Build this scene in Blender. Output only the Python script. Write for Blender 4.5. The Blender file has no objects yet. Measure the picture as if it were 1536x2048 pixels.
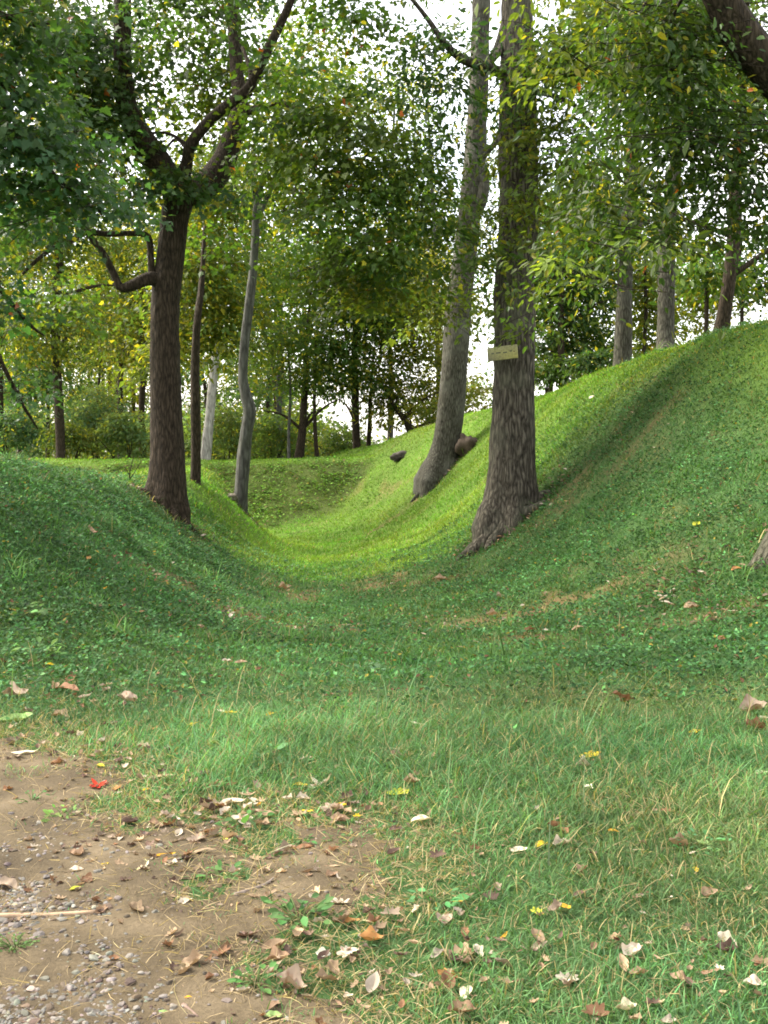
import bpy, math
import numpy as np
from mathutils import Vector
PI = math.pi
R = math.radians
C = bpy.context.scene.collection
rng = np.random.default_rng(11)

# ------------------------------------------------------------------ camera
F = 2162.0
PITCH = math.atan(124 / F)
CAM = np.array([0.0, 0.0, 1.6])
cp, sp = math.cos(PITCH), math.sin(PITCH)

def ray(px, py):
    a, b = (px - 768) / F, (1024 - py) / F
    return np.array([a, cp + b * sp, -sp + b * cp])

def at(px, py, Y):
    d = ray(px, py)
    return CAM + d * (Y / d[1])

def project(x, y, z):
    vx, vy, vz = x, y, z - CAM[2]
    depth = vy * cp - vz * sp
    up = vy * sp + vz * cp
    return 768 + F * vx / depth, 1024 - F * up / depth

# ------------------------------------------------------------------ noise
def _h(ix, iy, iz, seed):
    n = (ix * 374761393 + iy * 668265263 + iz * 2147483647 + seed * 974711) & 0xFFFFFFFF
    n = ((n ^ (n >> 13)) * 1274126177) & 0xFFFFFFFF
    return ((n ^ (n >> 16)) & 0xFFFF) / 65535.0

def vnoise(x, y, z=0.0, seed=0):
    x = np.asarray(x, float); y = np.asarray(y, float); z = np.zeros_like(x) + z
    ix, iy, iz = np.floor(x).astype(np.int64), np.floor(y).astype(np.int64), np.floor(z).astype(np.int64)
    fx, fy, fz = x - ix, y - iy, z - iz
    fx, fy, fz = fx * fx * (3 - 2 * fx), fy * fy * (3 - 2 * fy), fz * fz * (3 - 2 * fz)
    r = 0
    for dx in (0, 1):
        for dy in (0, 1):
            for dz in (0, 1):
                w = (fx if dx else 1 - fx) * (fy if dy else 1 - fy) * (fz if dz else 1 - fz)
                r = r + w * _h(ix + dx, iy + dy, iz + dz, seed)
    return r * 2 - 1

def sstep(a, b, x):
    t = np.clip((x - a) / (b - a), 0, 1)
    return t * t * (3 - 2 * t)

# ------------------------------------------------------------------ terrain height
_cl = np.array([(0.25, -30), (0.15, 0), (0.1, 7), (-0.2, 14), (-1.25, 23), (-1.75, 29), (-2.75, 33.5), (-4.9, 38), (-7.0, 42), (-9.2, 46), (-18, 70)], float)

def catmull(P, n):
    P = np.asarray(P, float)
    A = np.vstack([2 * P[0] - P[1], P, 2 * P[-1] - P[-2]])
    out = []
    for i in range(1, len(A) - 2):
        t = np.linspace(0, 1, n, endpoint=False)[:, None]
        p0, p1, p2, p3 = A[i - 1], A[i], A[i + 1], A[i + 2]
        out.append(0.5 * ((2 * p1) + (p2 - p0) * t + (2 * p0 - 5 * p1 + 4 * p2 - p3) * t ** 2 + (3 * p1 - p0 - 3 * p2 + p3) * t ** 3))
    out.append(P[-1:])
    return np.vstack(out)

CL = catmull(_cl, 5)
_seg = CL[1:] - CL[:-1]
_sl = np.linalg.norm(_seg, axis=1)
_s0 = np.concatenate([[0], np.cumsum(_sl)])
_tx = np.array([0, .15, .3, .45, .6, .75, .88, 1.0, 1.15, 1.4, 1.8, 2.4, 4, 60])
_ty = np.array([0, .015, .08, .2, .4, .64, .84, .95, 1.0, .96, .80, .58, .5, .5])
_td = np.linspace(0, 60, 12001)
_fd = np.interp(_td, _tx, _ty)
_k = np.exp(-0.5 * (np.arange(-60, 61) * 0.005 / 0.075) ** 2); _k /= _k.sum()
_fd = np.convolve(np.pad(_fd, 60, mode='edge'), _k, mode='valid')
_fd[0:60] = _fd[0:60] - _fd[0] * (1 - np.arange(60) / 60)

def ditch(x, y):
    """signed distance to the ditch line (right positive) and arc position"""
    x = np.asarray(x, float).ravel(); y = np.asarray(y, float).ravel()
    D = np.empty_like(x); S = np.empty_like(x)
    for a in range(0, len(x), 20000):
        px, py = x[a:a + 20000, None] - CL[None, :-1, 0], y[a:a + 20000, None] - CL[None, :-1, 1]
        t = np.clip((px * _seg[:, 0] + py * _seg[:, 1]) / (_sl ** 2), 0, 1)
        dx, dy = px - t * _seg[:, 0], py - t * _seg[:, 1]
        d2 = dx * dx + dy * dy
        i = d2.argmin(1); k = np.arange(len(i))
        sg = np.sign(_seg[i, 1] * px[k, i] - _seg[i, 0] * py[k, i])
        D[a:a + 20000] = np.sqrt(d2[k, i]) * sg
        S[a:a + 20000] = _s0[i] + t[k, i] * _sl[i]
    return D, S

# arc length measured so that it roughly equals Y on the straight part
def height(x, y):
    sh = np.shape(x)
    x = np.asarray(x, float).ravel(); y = np.asarray(y, float).ravel()
    D, S = ditch(x, y)
    s = S - 30.0
    right = D > 0
    W = np.where(right, 6.9, np.interp(y, [17, 26, 31], [4.7, 3.4, 2.9]))
    t = np.abs(D) / W
    f = np.interp(t, _td, _fd)
    zr = np.interp(s, [10, 18, 24, 30, 35, 38.5, 41, 45, 60], [4.0, 4.0, 3.9, 3.6, 3.1, 2.6, 2.2, 1.4, 1.2])
    zl = np.interp(y, [8, 13, 17, 20, 23, 27, 31, 60], [1.6, 1.62, 1.5, 1.15, 1.0, 1.15, 1.1, 1.1]) * (1 - sstep(31.5, 36, y)) - 1.2 * sstep(31.5, 36, y)
    er = sstep(4.5, 19.5, y); el = sstep(5.8, 13.0, y); ef = sstep(5.0, 19.0, y)
    bank = np.where(right, zr * er, zl * el)
    zf = -0.95 - .28 * sstep(19, 32, y)
    h = zf * ef * (1 - f) + bank * f
    # far wall closing the view where the ditch turns left
    dw = y - 35.4 - .05 * (x + 3.4) + .35 * vnoise(x * .35, x * 0 + 1, seed=6)
    fw = np.interp(np.maximum(dw, 0) / 5.0, _td, _fd)
    hw = np.where(dw > 0, -1.23 + 2.48 * fw, -3.0)
    k_ = .10
    h = np.where(y > 30, k_ * np.logaddexp(h / k_, hw / k_), h)
    far = sstep(46, 70, np.hypot(x, y))
    h = h * (1 - far) + 0.9 * far
    amp = 0.25 + 0.75 * sstep(7, 12, y)
    h = h + vnoise(x * .55, y * .55, seed=2) * .06 * amp + vnoise(x * 1.1, y * 1.1, seed=3) * .045 * amp + vnoise(x * 3.1, y * 3.1, seed=4) * .018
    fold = vnoise(s * 0.95 + D * .12, D * .18, seed=7) * .06 * sstep(.25, .6, t) * sstep(20, 27, y) * np.where(right, 1, .5)
    h = h + fold * (1 - sstep(1.2, 2, t))
    return h.reshape(sh)

def wall_mask(x, y):
    # the far wall: steep ground facing the viewer beyond the bend
    e = .15
    gy_ = (height(x, y + e) - height(x, y - e)) / (2 * e); gx_ = (height(x + e, y) - height(x - e, y)) / (2 * e)
    return sstep(.25, .5, gy_) * sstep(34.6, 35.4, y) * (1 - sstep(40, 41, y)) * (1 - sstep(.5, .8, np.abs(gx_)))

def hit(px, py, lo=2.0, hi=150.0):
    d = ray(px, py)
    Y = np.concatenate([np.arange(lo, 60, .02), np.arange(60, hi, .2)])
    P = CAM + d * (Y / d[1])[:, None]
    below = P[:, 2] < height(P[:, 0], P[:, 1])
    i = int(below.argmax()) if below.any() else len(Y) - 1
    return P[i]

# ------------------------------------------------------------------ object helpers
def link(o, parent=None):
    C.objects.link(o)
    if parent is not None:
        o.parent = parent
    return o

def tag(o, label=None, cat=None, group=None, kind=None):
    if label: o['label'] = label
    if cat: o['category'] = cat
    if group: o['group'] = group
    if kind: o['kind'] = kind
    return o

def thing(name, label, cat, loc, group=None):
    o = bpy.data.objects.new(name, None)
    o.empty_display_size = .2
    o.location = Vector([float(v) for v in loc])
    link(o)
    return tag(o, label, cat, group)

def mesh(name, V, faces, mat, parent=None, origin=None, col=None, smooth=False):
    """faces: (n,3|4) int array; V world coords; origin subtracted"""
    V = np.asarray(V, np.float32)
    if origin is not None:
        V = V - np.asarray(origin, np.float32)
    if not isinstance(faces, (list, tuple)) or (len(faces) and isinstance(faces[0], (int, np.integer))):
        faces = [faces]
    loops = np.concatenate([np.asarray(f, np.int32).ravel() for f in faces])
    cnt = np.concatenate([np.full(len(f), np.asarray(f).shape[1], np.int32) for f in faces])
    me = bpy.data.meshes.new(name)
    me.vertices.add(len(V)); me.vertices.foreach_set('co', np.ascontiguousarray(V).ravel())
    me.loops.add(len(loops)); me.loops.foreach_set('vertex_index', loops)
    me.polygons.add(len(cnt))
    me.polygons.foreach_set('loop_start', np.concatenate([[0], np.cumsum(cnt)[:-1]]).astype(np.int32))
    me.polygons.foreach_set('loop_total', cnt)
    me.polygons.foreach_set('use_smooth', np.full(len(cnt), smooth))
    if col is not None:
        a = me.color_attributes.new('col', 'FLOAT_COLOR', 'POINT')
        c4 = np.ones((len(V), 4), np.float32); c4[:, :3] = col
        a.data.foreach_set('color', c4.ravel())
    me.update()
    me.materials.append(mat)
    o = bpy.data.objects.new(name, me)
    return link(o, parent)

# ------------------------------------------------------------------ materials
def new_mat(name):
    m = bpy.data.materials.new(name); m.use_nodes = True
    nt = m.node_tree
    for n in list(nt.nodes): nt.nodes.remove(n)
    out = nt.nodes.new('ShaderNodeOutputMaterial')
    return m, nt, out

def N(nt, typ, **kw):
    n = nt.nodes.new(typ)
    for k, v in kw.items():
        if k in n.inputs.keys(): n.inputs[k].default_value = v
        else: setattr(n, k, v)
    return n

def L(nt, a, ao, b, bi):
    nt.links.new(a.outputs[ao], b.inputs[bi])

def ramp(nt, stops):
    n = nt.nodes.new('ShaderNodeValToRGB'); e = n.color_ramp.elements
    while len(e) < len(stops): e.new(.5)
    for q, (p, c) in zip(e, stops):
        q.position = p; q.color = (*c, 1)
    return n

def leaf_mat(name, trans=.42, rough=.5, spec=.3, tint=(1.25, 1.2, .55)):
    m, nt, out = new_mat(name)
    at_ = N(nt, 'ShaderNodeAttribute', attribute_name='col')
    b = N(nt, 'ShaderNodeBsdfPrincipled'); b.inputs['Roughness'].default_value = rough
    b.inputs['Specular IOR Level'].default_value = spec
    L(nt, at_, 'Color', b, 'Base Color')
    mul = N(nt, 'ShaderNodeMix', data_type='RGBA', blend_type='MULTIPLY')
    mul.inputs[0].default_value = 1
    nt.links.new(at_.outputs['Color'], mul.inputs[6]); mul.inputs[7].default_value = (*tint, 1)
    t = N(nt, 'ShaderNodeBsdfTranslucent'); nt.links.new(mul.outputs[2], t.inputs['Color'])
    mx = N(nt, 'ShaderNodeMixShader'); mx.inputs[0].default_value = trans
    L(nt, b, 'BSDF', mx, 1); L(nt, t, 'BSDF', mx, 2); L(nt, mx, 'Shader', out, 'Surface')
    return m

def bark_mat(name, dark, mid, light, fine=26.0, lichen=None, bump=.6, cut=.5):
    m, nt, out = new_mat(name)
    tc = N(nt, 'ShaderNodeTexCoord')
    mp = N(nt, 'ShaderNodeMapping'); mp.inputs['Scale'].default_value = (fine, fine, fine * .2)
    L(nt, tc, 'Object', mp, 'Vector')
    wob = N(nt, 'ShaderNodeTexNoise', Scale=3.0, Detail=3.0)
    L(nt, tc, 'Object', wob, 'Vector')
    add = N(nt, 'ShaderNodeVectorMath', operation='MULTIPLY_ADD')
    L(nt, wob, 'Color', add, 0); add.inputs[1].default_value = (1.6, 1.6, 1.2); L(nt, mp, 'Vector', add, 2)
    n1 = N(nt, 'ShaderNodeTexNoise', Scale=1.0, Detail=6.0, Roughness=.62)
    L(nt, add, 'Vector', n1, 'Vector')
    v = N(nt, 'ShaderNodeTexVoronoi', feature='DISTANCE_TO_EDGE'); v.inputs['Scale'].default_value = .55
    L(nt, add, 'Vector', v, 'Vector')
    mm = N(nt, 'ShaderNodeMath', operation='MULTIPLY_ADD'); L(nt, v, 'Distance', mm, 0); mm.inputs[1].default_value = 1.0
    L(nt, n1, 'Fac', mm, 2)
    r = ramp(nt, [(.34, dark), (cut + .06, mid), (.95, light)]); L(nt, mm, 'Value', r, 'Fac')
    colo, cs = r, 'Color'
    big = N(nt, 'ShaderNodeTexNoise', Scale=1.3, Detail=4.0); L(nt, tc, 'Object', big, 'Vector')
    if lichen:
        rr = ramp(nt, [(.5, (0, 0, 0)), (.68, (1, 1, 1))]); L(nt, big, 'Fac', rr, 'Fac')
        k = N(nt, 'ShaderNodeMath', operation='MULTIPLY'); L(nt, rr, 'Color', k, 0); k.inputs[1].default_value = .55
        mx = N(nt, 'ShaderNodeMix', data_type='RGBA'); L(nt, k, 'Value', mx, 0)
        nt.links.new(r.outputs['Color'], mx.inputs[6]); mx.inputs[7].default_value = (*lichen, 1)
        colo, cs = mx, 2
    b = N(nt, 'ShaderNodeBsdfPrincipled'); b.inputs['Roughness'].default_value = .9
    b.inputs['Specular IOR Level'].default_value = .15
    nt.links.new(colo.outputs[cs], b.inputs['Base Color'])
    bp = N(nt, 'ShaderNodeBump', Strength=bump, Distance=.04); L(nt, mm, 'Value', bp, 'Height')
    L(nt, bp, 'Normal', b, 'Normal'); L(nt, b, 'BSDF', out, 'Surface')
    return m

def ground_mat():
    m, nt, out = new_mat('turf_soil')
    tc = N(nt, 'ShaderNodeTexCoord')
    a = N(nt, 'ShaderNodeTexNoise', Scale=.9, Detail=8.0, Roughness=.65); L(nt, tc, 'Object', a, 'Vector')
    f = N(nt, 'ShaderNodeTexNoise', Scale=38.0, Detail=6.0, Roughness=.7); L(nt, tc, 'Object', f, 'Vector')
    at_ = N(nt, 'ShaderNodeAttribute', attribute_name='col')
    r = ramp(nt, [(.3, (.018, .020, .009)), (.55, (.045, .055, .018)), (.75, (.09, .075, .035))]); L(nt, f, 'Fac', r, 'Fac')
    mx = N(nt, 'ShaderNodeMix', data_type='RGBA'); mx.inputs[0].default_value = .72
    nt.links.new(r.outputs['Color'], mx.inputs[6]); nt.links.new(at_.outputs['Color'], mx.inputs[7])
    v = N(nt, 'ShaderNodeMix', data_type='RGBA', blend_type='MULTIPLY'); v.inputs[0].default_value = .6
    r2 = ramp(nt, [(.3, (.6, .6, .6)), (.7, (1.3, 1.25, 1.1))]); L(nt, a, 'Fac', r2, 'Fac')
    nt.links.new(mx.outputs[2], v.inputs[6]); nt.links.new(r2.outputs['Color'], v.inputs[7])
    b = N(nt, 'ShaderNodeBsdfPrincipled'); b.inputs['Roughness'].default_value = .95
    b.inputs['Specular IOR Level'].default_value = .1
    nt.links.new(v.outputs[2], b.inputs['Base Color'])
    bp = N(nt, 'ShaderNodeBump', Strength=.8, Distance=.03); L(nt, f, 'Fac', bp, 'Height')
    L(nt, bp, 'Normal', b, 'Normal'); L(nt, b, 'BSDF', out, 'Surface')
    return m

def dirt_mat():
    m, nt, out = new_mat('packed_dirt')
    tc = N(nt, 'ShaderNodeTexCoord')
    a = N(nt, 'ShaderNodeTexNoise', Scale=3.2, Detail=7.0, Roughness=.6); L(nt, tc, 'Object', a, 'Vector')
    f = N(nt, 'ShaderNodeTexNoise', Scale=70.0, Detail=6.0, Roughness=.7); L(nt, tc, 'Object', f, 'Vector')
    r = ramp(nt, [(.32, (.046, .035, .021)), (.52, (.082, .063, .037)), (.72, (.130, .101, .063))]); L(nt, a, 'Fac', r, 'Fac')
    r2 = ramp(nt, [(.3, (.62, .6, .58)), (.5, (1, 1, 1)), (.72, (1.3, 1.28, 1.25))]); L(nt, f, 'Fac', r2, 'Fac')
    v = N(nt, 'ShaderNodeMix', data_type='RGBA', blend_type='MULTIPLY'); v.inputs[0].default_value = .8
    nt.links.new(r.outputs['Color'], v.inputs[6]); nt.links.new(r2.outputs['Color'], v.inputs[7])
    b = N(nt, 'ShaderNodeBsdfPrincipled'); b.inputs['Roughness'].default_value = .92
    b.inputs['Specular IOR Level'].default_value = .15
    nt.links.new(v.outputs[2], b.inputs['Base Color'])
    bp = N(nt, 'ShaderNodeBump', Strength=.7, Distance=.012); L(nt, f, 'Fac', bp, 'Height')
    L(nt, bp, 'Normal', b, 'Normal'); L(nt, b, 'BSDF', out, 'Surface')
    return m

def col_mat(name, rough=.85, noise=40.0, amount=.5, bump=.3):
    m, nt, out = new_mat(name)
    at_ = N(nt, 'ShaderNodeAttribute', attribute_name='col')
    tc = N(nt, 'ShaderNodeTexCoord')
    f = N(nt, 'ShaderNodeTexNoise', Scale=noise, Detail=5.0); L(nt, tc, 'Object', f, 'Vector')
    r = ramp(nt, [(.3, (.55, .55, .55)), (.7, (1.3, 1.3, 1.3))]); L(nt, f, 'Fac', r, 'Fac')
    v = N(nt, 'ShaderNodeMix', data_type='RGBA', blend_type='MULTIPLY'); v.inputs[0].default_value = amount
    nt.links.new(at_.outputs['Color'], v.inputs[6]); nt.links.new(r.outputs['Color'], v.inputs[7])
    b = N(nt, 'ShaderNodeBsdfPrincipled'); b.inputs['Roughness'].default_value = rough
    b.inputs['Specular IOR Level'].default_value = .2
    nt.links.new(v.outputs[2], b.inputs['Base Color'])
    bp = N(nt, 'ShaderNodeBump', Strength=bump, Distance=.01); L(nt, f, 'Fac', bp, 'Height')
    L(nt, bp, 'Normal', b, 'Normal'); L(nt, b, 'BSDF', out, 'Surface')
    return m

M_leaf = leaf_mat('tree_leaves', .52, tint=(1.5, 1.45, .55))
M_grass = leaf_mat('grass_blades', .34, .6, .10, tint=(1.15, 1.15, .5))
M_litter = leaf_mat('dry_leaf', .18, .7, .15, tint=(1, .9, .6))
M_bark_dark = bark_mat('dark_brown_bark', (.006, .005, .003), (.022, .016, .010), (.056, .042, .028), 36, bump=.8)
M_bark_grey = bark_mat('grey_brown_bark', (.006, .005, .004), (.037, .032, .023), (.125, .112, .084), 28, lichen=(.085, .09, .06), bump=1.0)
M_bark_oak = bark_mat('pale_furrowed_bark', (.009, .008, .006), (.036, .034, .025), (.092, .088, .068), 34, lichen=(.11, .11, .09), bump=.7)
M_bark_smooth = bark_mat('smooth_grey_bark', (.016, .016, .013), (.040, .040, .034), (.088, .088, .078), 16, lichen=(.05, .055, .04), bump=.25)
M_bark_white = bark_mat('pale_grey_bark', (.10, .095, .08), (.20, .19, .17), (.33, .32, .29), 18, bump=.4)
M_stone = col_mat('limestone_gravel', .9, 60, .5, .4)
M_wood = col_mat('weathered_wood', .8, 30, .6, .3)

# ------------------------------------------------------------------ leaf templates
T_RHOMB = (np.array([(0, 0, 0), (.27, .42, .06), (0, 1, -.04), (-.27, .42, .06)], float), np.array([(0, 1, 2), (0, 2, 3)]))
T_OVAL = (np.array([(0, 0, 0), (.2, .25, .05), (.22, .6, .05), (0, 1, -.06), (-.22, .6, .05), (-.2, .25, .05)], float),
          np.array([(0, 1, 2), (0, 2, 3), (0, 3, 4), (0, 4, 5)]))
T_NARROW = (np.array([(0, 0, 0), (.11, .3, .02), (.10, .65, 0), (0, 1, -.1), (-.10, .65, 0), (-.11, .3, .02)], float),
            np.array([(0, 1, 2), (0, 2, 3), (0, 3, 4), (0, 4, 5)]))
_mp = [(0, 0), (.16, .12), (.42, .06), (.34, .26), (.56, .46), (.28, .48), (.24, .62), (0, 1), (-.24, .62), (-.28, .48), (-.56, .46), (-.34, .26), (-.42, .06), (-.16, .12)]
_mv = [(0, .35, 0)] + [(x, y, .10 * abs(x) - .08 * max(0, y - .5)) for x, y in _mp]
T_MAPLE = (np.array(_mv, float), np.array([(0, i + 1, (i + 1) % 14 + 1) for i in range(14)]))

def frames(d, n):
    """columns: side, along(d), normal"""
    d = d / (np.linalg.norm(d, axis=1, keepdims=True) + 1e-9)
    x = np.cross(d, n); x /= (np.linalg.norm(x, axis=1, keepdims=True) + 1e-9)
    z = np.cross(x, d)
    return np.stack([x, d, z], axis=2)

def scatter(tpl, P, fr, sc, colr):
    tv, tf = tpl
    k = len(tv)
    V = np.einsum('nij,kj->nki', fr, tv) * sc[:, None, None] + P[:, None, :]
    Fc = tf[None] + (np.arange(len(P)) * k)[:, None, None]
    return V.reshape(-1, 3), Fc.reshape(-1, 3), np.repeat(colr, k, axis=0)

def leaf_colors(g, n, base, yellow=.1, var=.25, ycol=(.22, .19, .02), warm=0.0):
    c = np.array(base)[None] * np.exp(g.normal(0, var, (n, 1))) * np.exp(g.normal(0, .08, (n, 3)))
    y = g.random(n) < yellow
    c[y] = np.array(ycol) * np.exp(g.normal(0, .2, (y.sum(), 1)))
    if warm:
        w = g.random(n) < warm
        c[w] = np.array((.22, .05, .015)) * np.exp(g.normal(0, .25, (w.sum(), 1)))
    return np.clip(c, .003, .6)

CLUMPS = []
def sprays(g, blobs, per_clump, leaf, clump_r, base, tpl, yellow=.1, flat=.16, shell=.45, droop=.25, var=.22, warm=0.0):
    """blobs: (centre, radii, clump count[, base colour]); flattened twig-end sprays of leaves spread through each blob"""
    Ps, Ds, Ns, Ss, Cs = [], [], [], [], []
    CLUMPS.clear()
    for bl in blobs:
        c, r, n = np.array(bl[0], float), np.array(bl[1], float), int(bl[2])
        bc = np.array(bl[3] if len(bl) > 3 else base)
        u = g.normal(size=(n, 3)); u /= np.linalg.norm(u, axis=1, keepdims=True)
        rad = g.random(n) ** shell
        cc = c + u * rad[:, None] * r
        cc = cc + np.stack([vnoise(cc[:, 0] * .5, cc[:, 1] * .5, cc[:, 2] * .5, s) for s in (21, 22, 23)], 1) * .5
        outw = u * np.array([1, 1, .3])
        tilt = outw * .4 + g.normal(0, .25, (n, 3)); tilt[:, 2] = 1
        tilt /= np.linalg.norm(tilt, axis=1, keepdims=True)
        CLUMPS.append(cc)
        m = np.maximum(3, g.poisson(per_clump, n))
        idx = np.repeat(np.arange(n), m); k = len(idx)
        size = clump_r * np.exp(g.normal(0, .3, n))
        a = g.random(k) * 2 * PI; rr = np.sqrt(g.random(k))
        ex = np.cross(tilt, np.array([0.31, .95, 0])); ex /= np.linalg.norm(ex, axis=1, keepdims=True)
        ey = np.cross(tilt, ex)
        # sprays are longer along one axis
        off = (ex[idx] * (np.cos(a) * rr * 1.4)[:, None] + ey[idx] * (np.sin(a) * rr * .8)[:, None]) * size[idx, None]
        off = off + tilt[idx] * (g.normal(0, flat, k) * size[idx])[:, None]
        off[:, 2] -= droop * rr ** 2 * size[idx]
        P = cc[idx] + off
        d = off / (np.linalg.norm(off, axis=1, keepdims=True) + 1e-6) + g.normal(0, .5, (k, 3)); d[:, 2] -= .35
        nn = tilt[idx] + g.normal(0, .45, (k, 3))
        cv = np.exp(g.normal(0, var, n))
        hue = np.exp(g.normal(0, .12, n))
        bcc = bc[None] * cv[:, None] * np.stack([hue, np.ones(n), 1 / hue], 1)
        cl = leaf_colors(g, k, (1, 1, 1), 0, .18) * bcc[idx]
        yy = g.random(k) < yellow * (.3 + 1.4 * (hue[idx] > 1.05))
        cl[yy] = np.array((.20, .19, .022)) * np.exp(g.normal(0, .25, (yy.sum(), 1)))
        if warm:
            w = g.random(k) < warm
            cl[w] = np.array((.22, .06, .015)) * np.exp(g.normal(0, .25, (w.sum(), 1)))
        Ps.append(P); Ds.append(d); Ns.append(nn); Cs.append(cl)
        Ss.append(leaf * np.exp(g.normal(0, .25, k)))
    P, D_, N_, S_, C_ = (np.concatenate(q) for q in (Ps, Ds, Ns, Ss, Cs))
    return scatter(tpl, P, frames(D_, N_), S_, np.clip(C_, .003, .5))

# ------------------------------------------------------------------ tubes
def tube(P, rad, seg=16, step=None, rough=.06, seed=0, flare=0.0, flare_h=.5, lobes=5, ridge=0.0, lump=0.0):
    P = np.asarray(P, float); rad = np.asarray(rad, float)
    Q = catmull(np.hstack([P, rad[:, None]]), 8)
    ln = np.concatenate([[0], np.cumsum(np.linalg.norm(np.diff(Q[:, :3], axis=0), axis=1))])
    step = step or max(.08, ln[-1] / 60)
    n = max(4, int(ln[-1] / step))
    s = np.linspace(0, ln[-1], n + 1)
    Q = np.stack([np.interp(s, ln, Q[:, i]) for i in range(4)], 1)
    T = np.gradient(Q[:, :3], axis=0); T /= np.linalg.norm(T, axis=1, keepdims=True)
    u = np.cross(T[0], [0.2, 1, .1]); u /= np.linalg.norm(u)
    U = []
    for t in T:
        u = u - t * u.dot(t); u /= np.linalg.norm(u); U.append(u)
    U = np.array(U); W = np.cross(T, U)
    a = np.linspace(0, 2 * PI, seg, endpoint=False)
    ca, sa = np.cos(a), np.sin(a)
    r = np.maximum(Q[:, 3], .002)[:, None] * np.ones(seg)
    A = np.broadcast_to(a, r.shape); S = np.broadcast_to(s[:, None], r.shape)
    r = r * (1 + rough * vnoise(np.cos(A) * 1.6 + 5, np.sin(A) * 1.6 + 3, S / max(.25, rad[0] * 3), seed))
    if lump:
        r = r * (1 + lump * vnoise(np.cos(A) * .9, np.sin(A) * .9, S * .9 + 7, seed + 5))
    if flare:
        k = np.exp(-np.maximum(S - FLARE0[0], 0) / flare_h)
        r = r * (1 + flare * k * (.55 + .45 * np.cos(lobes * A + seed + .5 * vnoise(A * .7, S * .2, 0, seed))))
    if ridge:
        r = r + ridge * vnoise(np.cos(A) * rad[0] * 26, np.sin(A) * rad[0] * 26, S * 4.5, seed + 9)
        r = r + ridge * .5 * vnoise(np.cos(A) * rad[0] * 60, np.sin(A) * rad[0] * 60, S * 7, seed + 19)
    V = Q[:, None, :3] + (U[:, None] * ca[None, :, None] + W[:, None] * sa[None, :, None]) * r[..., None]
    V = V.reshape(-1, 3)
    i = np.arange(n)[:, None] * seg; j = np.arange(seg)[None]; j2 = (j + 1) % seg
    Fq = np.stack([i + j, i + j2, i + seg + j2, i + seg + j], 2).reshape(-1, 4)
    V = np.vstack([V, Q[-1:, :3], Q[:1, :3]]); e = len(V) - 2
    jj = np.arange(seg)
    cap = np.stack([n * seg + jj, n * seg + (jj + 1) % seg, np.full(seg, e)], 1)
    cap0 = np.stack([(jj + 1) % seg, jj, np.full(seg, e + 1)], 1)
    return V, Fq, np.vstack([cap, cap0])
FLARE0 = [0.6]

def join(parts):
    V, Fq, Ft, o = [], [], [], 0
    for v, q, t in parts:
        V.append(v); Fq.append(q + o); Ft.append(t + o); o += len(v)
    return np.vstack(V), [np.vstack(Fq), np.vstack(Ft)]

def tube_obj(name, parts, mat, parent, origin):
    V, Fs = join(parts)
    return mesh(name, V, Fs, mat, parent, origin, smooth=True)

def pxline(pts, Y, dy=None):
    """pts: (px, py, width px[, depth offset]) -> world points, radii"""
    P, r = [], []
    for q in pts:
        y = Y + (q[3] if len(q) > 3 else 0)
        P.append(at(q[0], q[1], y)); r.append(q[2] / F * y / 2)
    return np.array(P), np.array(r)

# ------------------------------------------------------------------ setting: ground
def poly_sd(px, py, poly):
    poly = np.array(poly, float)
    d = np.full(px.shape, 1e9); ins = np.zeros(px.shape, bool)
    for a, b in zip(poly, np.roll(poly, -1, 0)):
        ex, ey = b - a
        t = np.clip(((px - a[0]) * ex + (py - a[1]) * ey) / (ex * ex + ey * ey), 0, 1)
        d = np.minimum(d, np.hypot(px - a[0] - t * ex, py - a[1] - t * ey))
        c = ((a[1] > py) != (b[1] > py)) & (px < (b[0] - a[0]) * (py - a[1]) / (b[1] - a[1] + 1e-9) + a[0])
        ins ^= c
    return np.where(ins, d, -d)

def wpoly(pix):
    """outline on the flat foreground ground, in metres"""
    return [tuple(at_ground(x, y)) for x, y in pix]
def at_ground(px, py):
    d = ray(px, py); t = -CAM[2] / d[2]
    return (CAM + d * t)[:2]

PATH_POLY = wpoly([(-500, 1475), (40, 1478), (150, 1515), (200, 1560), (150, 1610), (240, 1690), (330, 1655), (420, 1690), (430, 1750), (410, 1800),
                   (520, 1780), (540, 1825), (430, 1850), (370, 1900), (420, 1960), (540, 2005), (640, 2060), (720, 2250), (-900, 2300)])
BARE_POLY = wpoly([(535, 1700), (600, 1655), (690, 1655), (765, 1685), (735, 1745), (655, 1800), (590, 1815), (530, 1775)])

def dirt(x, y):
    """> 0 on bare earth (metres inside)"""
    a = np.maximum(poly_sd(x, y, PATH_POLY), poly_sd(x, y, BARE_POLY))
    return a + vnoise(x * 2.6, y * 2.6, seed=31) * .13 + vnoise(x * 7, y * 7, seed=33) * .09 + vnoise(x * 19, y * 19, seed=32) * .06

def axis(pairs):
    v = [pairs[0][0]]
    for (a, b, s) in pairs:
        n = max(1, int(round((b - a) / s)))
        v += list(np.linspace(a, b, n + 1)[1:])
    return np.array(v)
gx = np.concatenate([-np.geomspace(14, 400, 46)[::-1], axis([(-13.7, -5, .16), (-5, 5, .07), (5, 13.7, .16)]), np.geomspace(14, 400, 46)])
gy = np.concatenate([-np.geomspace(3, 60, 20)[::-1], axis([(-2.8, 10, .07), (10, 46, .14)]), np.geomspace(46.5, 500, 60)])
GX, GY = np.meshgrid(gx, gy)
GZ = height(GX, GY)
V = np.stack([GX, GY, GZ], 2).reshape(-1, 3)
ny, nx = GX.shape
i = (np.arange(ny - 1)[:, None] * nx + np.arange(nx - 1)[None]).ravel()
Fg = np.stack([i, i + 1, i + nx + 1, i + nx], 1)

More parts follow.
